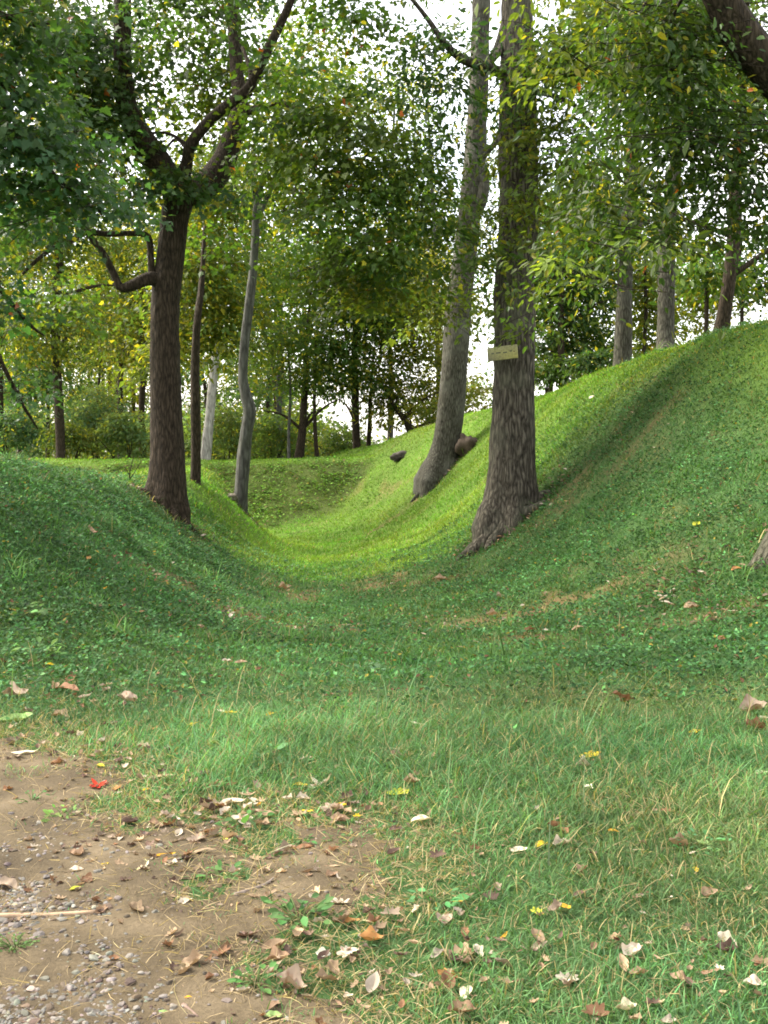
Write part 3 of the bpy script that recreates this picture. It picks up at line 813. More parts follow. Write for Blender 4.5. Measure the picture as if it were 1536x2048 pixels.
side_tree('shade_tree', 'large unseen tree added left of the bank to cast shade', -13.5, 15.5, 15, .35, [((-13, 15, 11), (5.5, 5.0, 4.5), 170), ((-9.5, 18.5, 9), (3, 2.6, 2.6), 50)], 61)
side_tree('shade_tree', 'broad unseen tree added beside the dirt path to shade the foreground', -9.0, 1.5, 13, .33, [((-8.5, 2.5, 9.5), (5.5, 5.5, 3.5), 150)], 71)

# ------------------------------------------------------------------ trees and shrubs beyond the earthwork
def far_tree(label, px, py, Y, w, tops, mat, blobs, base, seed, group=None, name='woodland_tree', per=44, leaf=.19, cr=1.0, yellow=.12, hitbase=False, limbs=0):
    if hitbase:
        b = hit(px, py); Y = b[1]
    else:
        b = at(px, py, Y); b[2] = height(np.array([b[0]]), np.array([Y]))[0]
    t = thing(name, label, 'tree', b, group)
    P, r = pxline([(px, py, w)] + tops, Y)
    P = np.vstack([[P[0][0], Y, min(b[2], P[0][2]) - .5], P]); r = np.concatenate([[r[0] * 1.15], r])
    gg = np.random.default_rng(seed)
    P[1:, 1] += np.cumsum(gg.normal(0, .12, len(P) - 1))
    FLARE0[0] = .5
    tube_obj('trunk', [tube(P, r, 16, .18, .08, seed, .25, .4, 4, .006, .08)], mat, t, t.location)
    if limbs:
        for q in range(limbs):
            k = gg.uniform(.35, .95); i0 = int(k * (len(P) - 2)) + 1
            s0 = P[i0]; a = gg.uniform(0, 2 * PI); ln = gg.uniform(1.5, 3.5)
            e = s0 + np.array([math.cos(a) * ln, math.sin(a) * ln, gg.uniform(.2, 1.6)])
            tube_obj('branch', [tube(np.array([s0, (s0 + e) / 2 + [0, 0, .25], e]), [r[i0] * .45, r[i0] * .3, .015], 7, .25, .1, seed + q)], mat, t, t.location)
    if blobs:
        crown_obj(t, seed + 500, [B(*q) if len(q) > 4 else q for q in blobs], per, leaf, cr, base, T_RHOMB, M_leaf_far, yellow=yellow)
    return t

DENS[0] = 3.4
Wt = 'trees in the wood beyond the earthwork'
far_tree('straight slim tree behind left bank crest with pale forked upper stem', 118, 918, 44, 20, [(115, 800, 18), (113, 700, 17), (116, 600, 20), (118, 520, 17), (112, 470, 10), (84, 420, 8), (70, 330, 5)], M_bark_dark,
    [(110, 430, 44, 130, 130, 2.4, 46), (90, 640, 43, 110, 100, 2, 26), (150, 250, 45, 120, 110, 2, 30)], G_OLIVE, 201, Wt, yellow=.2, limbs=4)
far_tree('brown trunk standing right behind the big forked tree', 388, 966, 0, 21, [(390, 880, 20), (390, 800, 19), (391, 720, 17), (398, 640, 14), (404, 560, 11), (408, 450, 6)], M_bark_dark,
    [(400, 560, 34, 100, 90, 1.6, 30), (450, 660, 34, 80, 70, 1.3, 18), (350, 700, 35, 90, 60, 1.2, 14), (400, 380, 34, 120, 110, 1.8, 34)], G_OLIVE, 202, Wt, hitbase=True, yellow=.2, limbs=0, leaf=.17, cr=.65)
far_tree('pale whitish grey trunk leaning right behind the far grassy berm', 412, 924, 47, 21, [(417, 860, 19), (424, 780, 17), (431, 690, 15), (438, 600, 12), (442, 500, 8)], M_bark_white,
    [(450, 560, 47, 110, 110, 2.2, 34), (440, 420, 48, 90, 90, 2, 24)], G_MID, 203, Wt, yellow=.1, limbs=0)
far_tree('slightly leaning brown trunk at middle of the far berm crest', 598, 918, 50, 19, [(604, 860, 16), (608, 780, 13), (612, 680, 9), (620, 580, 5)], M_bark_dark,
    [(600, 690, 50, 120, 90, 2.5, 28), (640, 560, 50, 110, 90, 2.2, 30)], G_MID, 204, Wt, limbs=4)
far_tree('very thin grey stem left of the brown trunk on far berm', 578, 917, 49, 7, [(577, 860, 6), (579, 780, 5), (575, 700, 3)], M_bark_smooth, [(560, 720, 49, 60, 60, 1.2, 9)], G_LIT, 205, Wt)
far_tree('thin dark stem right of the brown trunk on far berm', 634, 917, 50, 9, [(630, 860, 8), (628, 780, 6), (632, 680, 4)], M_bark_dark, [(650, 740, 50, 80, 70, 1.4, 14)], G_MID, 206, Wt)
far_tree('dark upright trunk near right end of far berm with dense dark foliage', 714, 916, 52, 16, [(712, 850, 15), (710, 780, 15), (709, 720, 13), (712, 640, 9), (716, 540, 5)], M_bark_dark,
    [(700, 640, 52, 130, 90, 2.4, 34), (720, 750, 52, 100, 40, 2, 9), (670, 540, 52, 140, 70, 2.2, 30), (760, 620, 51, 70, 80, 1.5, 18)], G_MID, 207, Wt, limbs=5, yellow=.07)
far_tree('slim dark stem just right of the dark upright trunk', 736, 914, 53, 10, [(739, 850, 8), (742, 780, 6), (748, 700, 4)], M_bark_dark, [(760, 760, 53, 70, 60, 1.4, 12)], G_MID, 208, Wt)
far_tree('short dark leaning tree with bright yellow green leaves beside the bank crest', 823, 893, 52, 18, [(820, 860, 16), (806, 835, 12), (790, 815, 9), (770, 780, 5)], M_bark_dark,
    [(820, 700, 53, 100, 120, 2, 44), (850, 590, 53, 90, 100, 2, 34), (790, 790, 52, 70, 60, 1.5, 14), (880, 800, 53, 40, 60, 1, 8)], G_YEL, 209, Wt, yellow=.3, limbs=4)
far_tree('dark trunk half hidden left of the big forked tree', 286, 890, 52, 14, [(285, 820, 13), (288, 740, 11), (284, 640, 8), (290, 520, 4)], M_bark_dark, [(270, 620, 52, 110, 100, 2.3, 36), (240, 500, 52, 100, 90, 2, 26)], G_OLIVE, 210, Wt, yellow=.2, limbs=3)
far_tree('dark trunk at extreme left edge behind the bank', 6, 905, 48, 12, [(4, 820, 11), (5, 720, 10), (2, 620, 8), (0, 500, 5)], M_bark_dark, [(10, 600, 48, 110, 120, 2.4, 40), (30, 470, 48, 90, 80, 2, 20)], G_OLIVE, 211, Wt, limbs=3)
far_tree('thin dark stem second from the left edge behind the bank', 40, 905, 55, 8, [(38, 830, 7), (36, 740, 6), (42, 640, 4)], M_bark_dark, [(50, 760, 55, 70, 80, 1.8, 16)], G_BLUE, 212, Wt)
far_tree('thin dark stem between the slim forked stem and shrubs at left', 95, 905, 57, 8, [(97, 830, 7), (96, 740, 6), (92, 640, 4)], M_bark_dark, [(90, 730, 57, 80, 80, 1.8, 18)], G_BLUE, 213, Wt)
far_tree('thin leaning stem above the green shrubs left of the forked tree', 190, 905, 58, 7, [(192, 820, 6), (196, 740, 5), (203, 640, 3)], M_bark_dark, [(190, 660, 57, 90, 90, 2, 26), (180, 540, 57, 80, 80, 2, 18)], G_OLIVE, 214, Wt, yellow=.2)
far_tree('tall grey trunk on right crest nearest the tree with the board', 1244, 750, 28, 40, [(1245, 735, 37), (1248, 650, 33), (1251, 560, 31), (1253, 470, 30), (1256, 380, 26), (1258, 280, 21), (1259, 180, 17), (1262, 60, 13), (1265, -120, 8)], M_bark_oak,
    [(1260, 130, 28, 130, 130, 2, 30), (1250, -150, 28, 260, 160, 3, 50), (1190, 420, 28.5, 70, 80, 1.2, 12)], G_MID, 215, Wt, limbs=4, leaf=.15, cr=.6)
far_tree('tall pale grey trunk in the middle of three on the right crest', 1335, 712, 26, 42, [(1337, 690, 37), (1342, 600, 35), (1345, 520, 34), (1346, 440, 34), (1353, 380, 27), (1363, 300, 24), (1368, 200, 20), (1372, 60, 15), (1376, -120, 9)], M_bark_oak,
    [(1370, 120, 26, 130, 130, 2, 26), (1380, -150, 26, 240, 160, 3, 50)], G_MID, 216, Wt, limbs=4, leaf=.15, cr=.6)
far_tree('dark brown trunk leaning right, farthest along the right crest', 1438, 672, 25, 33, [(1441, 640, 28), (1449, 560, 27), (1458, 480, 26), (1466, 400, 24), (1472, 320, 21), (1480, 200, 17), (1490, 40, 12), (1500, -120, 7)], M_bark_dark,
    [(1480, 150, 25, 120, 130, 1.8, 26), (1490, -150, 25, 220, 150, 3, 46)], G_MID, 217, Wt, limbs=4, leaf=.15, cr=.6)
far_tree('thin dark trunk over the right crest close to the board tree', 1125, 790, 40, 14, [(1124, 740, 13), (1123, 660, 12), (1124, 570, 10), (1120, 470, 7), (1124, 360, 4)], M_bark_dark,
    [(1130, 520, 41, 110, 80, 2, 44), (1140, 640, 41, 100, 50, 1.6, 22), (1110, 720, 41, 60, 40, 1, 9), (1150, 400, 41, 100, 90, 2, 30)], G_DARK, 218, Wt, limbs=4, leaf=.18, cr=.7)
far_tree('thinner dark stem left of the thin trunk on right crest', 1100, 800, 41, 9, [(1101, 740, 8), (1103, 660, 7), (1100, 560, 5)], M_bark_dark, [(1090, 600, 42, 60, 70, 1.2, 12)], G_DARK, 219, Wt, leaf=.18, cr=.7)
far_tree('slim dark stem left of the leaning brown trunk on right crest', 1410, 690, 34, 10, [(1411, 640, 9), (1413, 560, 7), (1418, 470, 4)], M_bark_dark, [(1420, 540, 34, 60, 60, 1.2, 10)], G_MID, 220, Wt, leaf=.18, cr=.7)
far_tree('slim grey stem between the two pale trunks on right crest', 1290, 750, 42, 9, [(1289, 700, 8), (1292, 620, 7), (1288, 520, 5)], M_bark_dark, [(1290, 560, 43, 70, 60, 1.4, 16), (1310, 640, 43, 60, 50, 1.2, 9)], G_OLIVE, 221, Wt, leaf=.19, cr=.7)
far_tree('thin stem at far right edge with sparse leaves against the sky', 1483, 660, 38, 7, [(1486, 600, 6), (1484, 520, 5), (1492, 430, 4)], M_bark_dark, [(1500, 500, 38, 50, 90, 1.2, 14), (1520, 590, 38, 30, 40, 1, 4)], G_DARK, 222, Wt, leaf=.18, cr=.6)
far_tree('slim dark trunk behind the grey trunk at the right crest', 1172, 770, 46, 9, [(1171, 700, 8), (1174, 620, 7), (1170, 520, 5)], M_bark_dark, [(1180, 560, 46, 90, 90, 2, 30), (1180, 690, 46, 70, 40, 1.2, 10)], G_DARK, 223, Wt, leaf=.2, cr=.75)
far_tree('tall airy tree with yellow green crown filling the sky above the far berm', 560, 905, 60, 12, [(558, 800, 11), (562, 600, 9), (570, 400, 7), (580, 200, 4)], M_bark_smooth,
    [(580, 420, 60, 130, 150, 3, 52), (520, 560, 60, 120, 90, 3, 30), (600, 220, 60, 130, 100, 3, 22)], G_LIT, 224, Wt, yellow=.25, limbs=4, leaf=.24, cr=1.0)
far_tree('tall light green tree whose crown shows between the crooked and leaning trees', 780, 900, 64, 12, [(782, 760, 11), (776, 600, 9), (780, 400, 7), (790, 200, 4)], M_bark_smooth,
    [(780, 440, 64, 150, 130, 3, 54), (700, 180, 64, 120, 90, 3, 12), (860, 520, 64, 100, 110, 2.5, 30), (760, 600, 64, 100, 80, 2.5, 26)], G_LIT, 225, Wt, yellow=.25, limbs=4, leaf=.25, cr=1.0)
far_tree('golden green tree glowing behind the low left branch of the forked tree', 240, 908, 62, 12, [(238, 780, 11), (244, 620, 9), (240, 420, 6)], M_bark_dark,
    [(230, 600, 62, 130, 110, 3, 40), (300, 440, 62, 120, 110, 3, 32), (60, 80, 62, 110, 120, 3, 30), (330, 660, 62, 90, 70, 2.5, 20)], G_YEL, 226, Wt, yellow=.35, limbs=3, leaf=.25, cr=1.0)
far_tree('pale yellow green tree over the right crest behind three grey trunks', 1330, 760, 66, 12, [(1330, 640, 10), (1332, 500, 8), (1336, 340, 5)], M_bark_smooth,
    [(1330, 560, 66, 120, 110, 3, 38), (1230, 430, 66, 130, 100, 3, 34), (1400, 600, 66, 70, 60, 2, 14)], G_YEL, 227, Wt, yellow=.3, limbs=3, leaf=.25, cr=1.0)

far_tree('tall thin tree with airy pale leaves high behind the leaning tree', 880, 900, 58, 10, [(876, 700, 9), (870, 500, 8), (858, 250, 5), (850, 100, 3)], M_bark_smooth,
    [(830, 230, 58, 120, 110, 3, 12), (975, 420, 58, 50, 210, 2, 14), (890, 640, 58, 60, 90, 2, 8), (610, 80, 58, 100, 90, 2, 9)], G_LIT, 228, Wt, yellow=.2, limbs=3, leaf=.22, cr=.95)
def shrub(label, px, py, Y, rx, ry, n, base, seed):
    c = at(px, py, Y); z = height(np.array([c[0]]), np.array([Y]))[0]
    t = thing('shrub', label, 'shrub', (c[0], Y, z), 'shrubs along the edge of the wood')
    gg = np.random.default_rng(seed); ps = []
    for q in range(5):
        e = np.array([c[0] + gg.normal(0, rx / F * Y * .5), Y + gg.normal(0, .4), c[2] + gg.uniform(-.2, .5) * ry / F * Y])
        s0 = np.array([c[0] + gg.normal(0, .12), Y, z - .1])
        tube_obj('stem', [tube(np.array([s0, (s0 + e) / 2 + [0, 0, .2], e]), [.035, .025, .008], 6, .15, .1, seed + q)], M_bark_dark, t, t.location)
    V, Fs, Cc = sprays(gg, [B(px, py, Y, rx, ry, rx / F * Y * .7, n)], 40, .15, .5, base, T_RHOMB, yellow=.06)
    mesh('foliage', V, Fs, M_leaf_far, t, t.location, col=Cc)
shrub('pale green bush nearest to the forked tree trunk on its left', 262, 868, 46, 55, 55, 26, (.20, .31, .12), 301)
shrub('wide bluish green bush behind the left bank crest', 195, 850, 48, 75, 70, 36, (.17, .27, .12), 302)
shrub('dark green bush at left edge behind the bank', 25, 868, 47, 60, 50, 22, (.09, .18, .085), 303)
shrub('olive bush with dark hollow beside the slim forked stem', 140, 880, 45, 45, 35, 14, G_OLIVE, 304)
shrub('pale green bush between the pale trunk and crooked tree', 455, 880, 52, 45, 60, 20, (.16, .25, .08), 305)
shrub('dense green bush right of the crooked tree', 545, 872, 53, 45, 55, 22, (.13, .22, .06), 306)
shrub('low green bush under the dark upright trunk', 680, 885, 56, 60, 40, 18, (.15, .24, .07), 307)
shrub('bright yellow green bush touching the left side of the leaning tree', 872, 850, 50, 30, 55, 10, G_YEL, 308)
shrub('yellow green bush seen between the leaning tree and the board tree', 955, 800, 48, 40, 60, 13, G_YEL, 309)
shrub('dark green bush over the right crest beside the board tree', 1090, 755, 40, 40, 30, 12, G_MID, 310)
shrub('dark bush on the right crest before the grey trunk', 1190, 742, 38, 45, 28, 12, G_DARK, 311)
shrub('thin light bush between the two pale trunks at right', 1295, 690, 44, 40, 40, 9, G_LIT, 312)

# the wood behind them, far off, where single trees can no longer be told apart
gg = np.random.default_rng(77)
blobs, tr = [], []
for q in range(80):
    Y = gg.uniform(66, 120); f = gg.uniform(-.46, .46); x = f * Y
    px = 768 + f * F
    if 620 < px < 1000 and gg.random() < .85: continue
    if px > 1000 and gg.random() < .55: continue
    hh = gg.uniform(9, 17) * (1 if px < 640 else .85)
    base = [G_OLIVE, G_LIT, (.08, .15, .06), G_YEL, (.07, .14, .06)][gg.integers(5)]
    for u in range(4):
        blobs.append(((x + gg.normal(0, 2.2), Y + gg.normal(0, 2), 1 + hh * (u + .7) / 4.2), (gg.uniform(2, 3.4), 2.5, hh / 6.5), 12, base))
    tr.append(tube(np.array([(x, Y, 0), (x + gg.normal(0, .3), Y, hh * .5), (x + gg.normal(0, .6), Y, hh)]), [.2, .15, .04], 8, .8, .1, q))
for q in range(44):
    Y = gg.uniform(60, 85); f = gg.uniform(-.46, .10); zz = gg.uniform(1.5, 3.2) if f < -.07 else 1.5
    blobs.append(((f * Y, Y, zz), (3, 2, 1.6 if f < -.07 else .8), 22 if f < -.07 else 16, [(.12, .20, .08), G_LIT, (.16, .25, .08)][gg.integers(3)]))
V, Fs, Cc = sprays(gg, blobs, 44, .30, 1.3, G_MID, T_RHOMB, yellow=.1)
woods = mesh('woods', V, Fs, M_leaf_far, None, None, col=Cc)
tag(woods, 'far wood of mixed green trees reading as one leafy mass', 'woods', kind='stuff')
V_, F_ = join(tr)
tag(mesh('woods_stems', V_, F_, M_bark_dark, woods, None, smooth=True), kind='stuff')

# ------------------------------------------------------------------ board on the tree
c = at(1005, 706, Ys - .64)
k = (Ys - .64) / F
sign = thing('sign_board', 'small weathered wooden board with yellowish edges nailed to the thick right tree', 'sign', c)
bw, bh, bt = 31 * k, 13.5 * k, .045
def box(cx, cy, cz, sx, sy, sz, bev=.006):
    import bmesh
    bm = bmesh.new(); bmesh.ops.create_cube(bm, size=1)
    for v in bm.verts: v.co = Vector((v.co.x * sx * 2 + cx, v.co.y * sy * 2 + cy, v.co.z * sz * 2 + cz))
    bmesh.ops.bevel(bm, geom=bm.edges[:], offset=bev, segments=2, affect='EDGES')
    bm.faces.ensure_lookup_table()
    V = np.array([v.co[:] for v in bm.verts]); F3 = [f for f in bm.faces]
    q = np.array([[v.index for v in f.verts] for f in F3 if len(f.verts) == 4]); t = np.array([[v.index for v in f.verts] for f in F3 if len(f.verts) == 3])
    bm.free()
    return V, [a for a in (q, t) if len(a)]
V_, F_ = box(0, 0, 0, bw, bt / 2, bh)
wc = np.tile((.125, .12, .075), (len(V_), 1)); wc[V_[:, 0] > bw * .96] = (.30, .28, .09); wc[V_[:, 2] > bh * .93] = (.26, .25, .13)
mesh('board', V_, F_, M_wood, sign, None, col=wc)
for q, (sx_, w_) in enumerate([(-.62, .1), (-.25, .16), (.2, .14), (.58, .08)]):
    V_, F_ = box(sx_ * bw, -bt / 2 - .001, gg.uniform(-.2, .2) * bh, w_ * bw, .0022, bh * .09, .001)
    mesh('worn_mark', V_, F_, M_wood, sign, None, col=np.tile((.085, .085, .06), (len(V_), 1)))
V_, F_ = join([tube(np.array([(bw * .8, -bt / 2 - .006, 0), (bw * .8, bt / 2 + .09, 0)]), [.012, .012], 10, .03, 0, 1)])
mesh('nail', V_, F_, M_wood, sign, None, col=np.tile((.10, .05, .03), (len(V_), 1)))
sign.rotation_euler = (R(-2), R(-5), R(-24))

# ------------------------------------------------------------------ stumps, stick, sapling
def blob_rock(name, label, cat, px, py, w, h, colr, seed, mat, yoff=.15):
    b = hit(px, py); k = b[1] / F
    n1, n2 = 22, 14
    th, ph = np.meshgrid(np.linspace(0, 2 * PI, n1, endpoint=False), np.linspace(.02, PI - .02, n2))
    d = np.stack([np.cos(th) * np.sin(ph), np.sin(th) * np.sin(ph), np.cos(ph)], 2).reshape(-1, 3)
    rr = 1 + .34 * vnoise(d[:, 0] * 2.6, d[:, 1] * 2.2, d[:, 2] * 2.2, seed) + .18 * vnoise(d[:, 0] * 6, d[:, 1] * 6, d[:, 2] * 2, seed + 1)
    V = d * rr[:, None] * np.array([w * k / 2, w * k / 2, h * k / 2])
    i = np.arange(n2 - 1)[:, None] * n1; j = np.arange(n1)[None]; j2 = (j + 1) % n1
    Fq = np.stack([i + j, i + n1 + j, i + n1 + j2, i + j2], 2).reshape(-1, 4)
    cc = np.array(colr)[None] * np.exp(.5 * vnoise(d[:, 0] * 5, d[:, 1] * 5, d[:, 2] * 2, seed + 3))[:, None]
    o = mesh(name, V, Fq, mat, None, None, col=cc, smooth=True)
    o.location = b + np.array([0, yoff, h * k * .25])
    return tag(o, label, cat)
blob_rock('tree_stump', 'rotten brown stump on the slope just right of the leaning tree', 'stump', 936, 905, 46, 46, (.050, .036, .024), 5, M_wood, .3)
blob_rock('tree_stump', 'small dark stump low on the bright slope left of the leaning tree', 'stump', 801, 919, 38, 22, (.035, .03, .024), 9, M_wood, .2)
blob_rock('tree_stump', 'second dark clod at the foot of the crooked tree', 'stump', 462, 1000, 26, 16, (.10, .085, .065), 12, M_wood, .1)

def stick(label, pts, rpx, colr, seed, name='fallen_stick'):
    W = [hit(px, py) + np.array([0, 0, .012]) for px, py in pts]
    k = W[0][1] / F
    b = W[0].copy()
    V_, F_ = join([tube(np.array(W), [rpx * k * u for u in np.linspace(1.1, .6, len(W))], 10, .03, .25, seed)])
    o = mesh(name, V_, F_, M_wood, None, b, col=np.tile(colr, (len(V_), 1)), smooth=True); o.location = b
    return tag(o, label, 'stick')
stick('pale barkless stick lying across the gravel at the left edge', [(-60, 1846), (10, 1840), (70, 1839), (130, 1836), (192, 1831)], 7, (.27, .19, .12), 3)
stick('thin grey twig on the dirt beside the yellow green leaf', [(162, 1792), (200, 1784), (245, 1775)], 2.2, (.13, .1, .08), 4, 'twig')
stick('bent brown twig at the bottom of the dirt path', [(365, 2017), (380, 2028), (396, 2042)], 3.5, (.16, .11, .085), 5, 'twig')
stick('pale thin twig between cream curled leaf and bare patch', [(356, 1970), (372, 1976), (392, 1984)], 2, (.25, .18, .12), 6, 'twig')
stick('forked grey twig lying below the bare patch', [(470, 1796), (500, 1786), (528, 1776), (548, 1762)], 4, (.2, .16, .13), 7, 'twig')

sb = hit(262, 968)
sap = thing('sapling', 'bare wispy sapling on the left bank close to the forked tree', 'sapling', sb)
P, r = pxline([(262, 972, 3.2), (259, 950, 2.6), (263, 930, 2), (268, 912, 1.4)], sb[1])
tube_obj('stem', [tube(P, r, 6, .05, .1, 1)], M_bark_dark, sap, sb)
for pts in ([(260, 958, 2), (272, 940, 1.5), (283, 920, 1)], [(259, 950, 2), (252, 938, 1.4), (247, 932, 1)]):
    P, r = pxline(pts, sb[1]); tube_obj('twig', [tube(P, r, 6, .05, .1, 2)], M_bark_dark, sap, sb)

# ------------------------------------------------------------------ gravel and stones
def stones(pts, sizes, seed):
    q = np.random.default_rng(seed)
    import bmesh
    bm = bmesh.new(); bmesh.ops.create_icosphere(bm, subdivisions=2, radius=1)
    tv = np.array([v.co[:] for v in bm.verts]); tf = np.array([[v.index for v in f.verts] for f in bm.faces]); bm.free()
    n = len(pts)
    k = len(tv)
    sc_ = np.stack([q.uniform(.7, 1.25, n), q.uniform(.6, 1.1, n), q.uniform(.35, .7, n)], 1) * sizes[:, None] / 2
    off = q.uniform(0, 100, (n, 1, 3))
    dd = tv[None] * 1.3 + off
    rr = 1 + .35 * vnoise(dd[..., 0].ravel(), dd[..., 1].ravel(), dd[..., 2].ravel(), seed).reshape(n, k)
    # flatten onto a few random facets so that the stones look broken
    V = tv[None] * rr[..., None]
    for u in range(5):
        nn = q.normal(size=(n, 3)); nn /= np.linalg.norm(nn, axis=1, keepdims=True)
        dt = np.einsum('nkj,nj->nk', V, nn); ex = np.maximum(dt - q.uniform(.45, .85, (n, 1)), 0)
        V = V - nn[:, None] * ex[..., None]
    V = V * sc_[:, None]
    a = q.uniform(0, 2 * PI, n); ca, sa = np.cos(a), np.sin(a)
    X = V[..., 0] * ca[:, None] - V[..., 1] * sa[:, None]; Yv = V[..., 0] * sa[:, None] + V[..., 1] * ca[:, None]
    V = np.stack([X, Yv, V[..., 2]], 2) + pts[:, None]
    Fs = tf[None] + (np.arange(n) * k)[:, None, None]
    cc = np.array((.125, .114, .098))[None] * np.exp(q.normal(0, .28, (n, 1))) * np.exp(q.normal(0, .05, (n, 3)))
    dk = q.random(n) < .25; cc[dk] *= np.array((.6, .5, .42))
    return V.reshape(-1, 3), Fs.reshape(-1, 3), np.repeat(np.clip(cc, .03, .6), k, 0)
q = np.random.default_rng(91)
n = 26000
px = q.uniform(-160, 640, n); py = q.uniform(1600, 2160, n)
dens = np.exp(-((px - 60 - (py - 1800) * .25) / 150) ** 2) * sstep(1640, 1760, py) + .05
dens = np.maximum(dens, .9 * np.exp(-((px - 110) / 170) ** 2) * sstep(1880, 1990, py))
b_ = (1024 - py) / F; t_ = CAM[2] / (sp - b_ * cp)
xy = np.stack([(px - 768) / F * t_, (cp + b_ * sp) * t_], 1)
dm = dirt(xy[:, 0], xy[:, 1])
clus = .55 + .8 * vnoise(xy[:, 0] * 6, xy[:, 1] * 6, seed=93)
k = (q.random(n) < dens * clus * .8) & (dm > -.02)
xy = xy[k]; n = len(xy)
sz = np.clip(q.lognormal(math.log(.0125), .5, n), .004, .034)
pts = np.stack([xy[:, 0], xy[:, 1], height(xy[:, 0], xy[:, 1]) + .008 + sz * .08], 1)
V, Fs, Cc = stones(pts, sz, 92)
tag(mesh('gravel', V, Fs, M_stone, col=Cc), 'pale grey limestone gravel strewn over the left of the dirt path', 'gravel', kind='stuff')
n = 2600   # fine grit
x, y = q.uniform(-2.6, .3, n), q.uniform(2.2, 6, n); k = dirt(x, y) > 0; x, y = x[k], y[k]; n = len(x)
V, Fs, Cc = stones(np.stack([x, y, height(x, y) + .009], 1), q.uniform(.003, .008, n), 94)
tag(mesh('grit', V, Fs, M_stone, col=Cc * np.array((.75, .66, .55))), 'fine grit and crumbs over the bare brown dirt', 'grit', kind='stuff')
for j, (px, py, s_, lb) in enumerate([(48, 1952, 26, 'pale stone under the green clump at lower left of the dirt path'), (132, 1914, 30, 'brownish stone in the dirt right of the lower left grass clump'), (148, 1917, 18, 'small white stone touching the brownish stone'),
        (186, 2011, 24, 'rounded grey stone alone near the rust leaf at the bottom'), (262, 1972, 34, 'largest pale flat stone right of the gravel strip'), (182, 2038, 28, 'pale angular stone at the bottom edge of the gravel'),
        (85, 2036, 24, 'grey stone at the bottom left gravel edge'), (653, 1792, 16, 'pale pebble near right end of the bare patch'), (654, 1819, 18, 'second pebble just in front of the bare patch'), (418, 2017, 10, 'tiny white pebble at the bottom of the dirt path'),
        (220, 1822, 22, 'white pebble just right of the stick tip and orange leaf'), (240, 1940, 24, 'pale tilted stone in the middle of the gravel strip')]):
    b = hit(px, py); sz1 = s_ / F * b[1]
    V, Fs, Cc = stones(np.array([[0, 0, 0.]]), np.array([sz1]), 400 + j)
    o = mesh('stone', V, Fs, M_stone, None, None, col=Cc); o.location = (b[0], b[1], b[2] + .010 + sz1 * .1)
    tag(o, lb, 'stone', 'loose stones on the dirt path')

# ------------------------------------------------------------------ fallen leaves
COL = {'tan': (.26, .185, .115), 'pinkish brown': (.20, .13, .08), 'pale grey': (.40, .345, .27), 'cream': (.52, .47, .34), 'yellow': (.50, .36, .025), 'golden': (.46, .25, .02),
       'orange': (.33, .17, .06), 'rust': (.18, .095, .05), 'dark brown': (.095, .06, .045), 'light green': (.20, .30, .10), 'yellow green': (.36, .38, .04), 'red': (.38, .035, .015), 'greyish pink': (.26, .20, .145)}
def leaf_mesh(kind, length, q, curl):
    if kind in ('lobed', 'star'):
        m = 40
        a = np.linspace(-PI, PI, m, endpoint=False)
        if kind == 'star':
            rad = .30 + .70 * np.abs(np.cos(a * 2.5)) ** 2.2 * (.6 + .4 * np.cos(a / 2)) + .05 * np.cos(a * 15)
        else:
            rad = (.32 + .16 * np.abs(np.cos(a * 3.5 + .4)) ** 1.5) * (1 + .75 * np.cos(a) ** 2)
        rad *= np.exp(q.normal(0, .07, m))
        rings = [.0, .35, .7, 1.0]
        P2 = [(0, 0)] + [(np.sin(t) * r_ * s_ * .62, np.cos(t) * r_ * s_ * .62) for s_ in rings[1:] for t, r_ in zip(a, rad)]
        P2 = np.array(P2)
        Ft = [(0, 1 + j, 1 + (j + 1) % m) for j in range(m)]
        for rg in range(2):
            o1, o2 = 1 + rg * m, 1 + (rg + 1) * m
            for j in range(m):
                j2 = (j + 1) % m
                Ft += [(o1 + j, o2 + j, o2 + j2), (o1 + j, o2 + j2, o1 + j2)]
        Ft = np.array(Ft)
    else:
        ns, nw = 14, 7
        t = np.linspace(0, 1, ns)
        wdt = {'oval': .25, 'long': .13, 'crumpled': .30}[kind]
        prof = np.sin(PI * t ** .9) ** .8 * wdt
        if kind == 'crumpled': prof *= (1 + .16 * np.sin(t * 11 + q.uniform(0, 6)))
        prof = np.maximum(prof, .012); prof[0] = .012
        u = np.linspace(-1, 1, nw)
        P2 = np.stack([(prof[:, None] * u[None]).ravel(), (np.repeat(t, nw) - .5)], 1)
        i = np.arange(ns - 1)[:, None] * nw + np.arange(nw - 1)[None]
        i = i.ravel()
        Ft = np.vstack([np.stack([i, i + 1, i + nw + 1], 1), np.stack([i, i + nw + 1, i + nw], 1)])
    x, y = P2[:, 0], P2[:, 1]
    z = curl * 2.2 * x * x * 2 + curl * .9 * y * y * q.choice([1, 1, -.4]) + .10 * np.abs(x)
    z = z + (.05 + .05 * (kind == 'crumpled')) * vnoise(x * 5 + q.uniform(0, 50), y * 5, 0, 5) + .10 * curl * vnoise(x * 2.5 + q.uniform(0, 50), y * 2.5, 0, 6)
    tw = curl * q.normal(0, .5) * y
    x, z = x * np.cos(tw) - z * np.sin(tw), x * np.sin(tw) + z * np.cos(tw)
    return np.stack([x, y, z - z.min() * .8], 1) * length, Ft

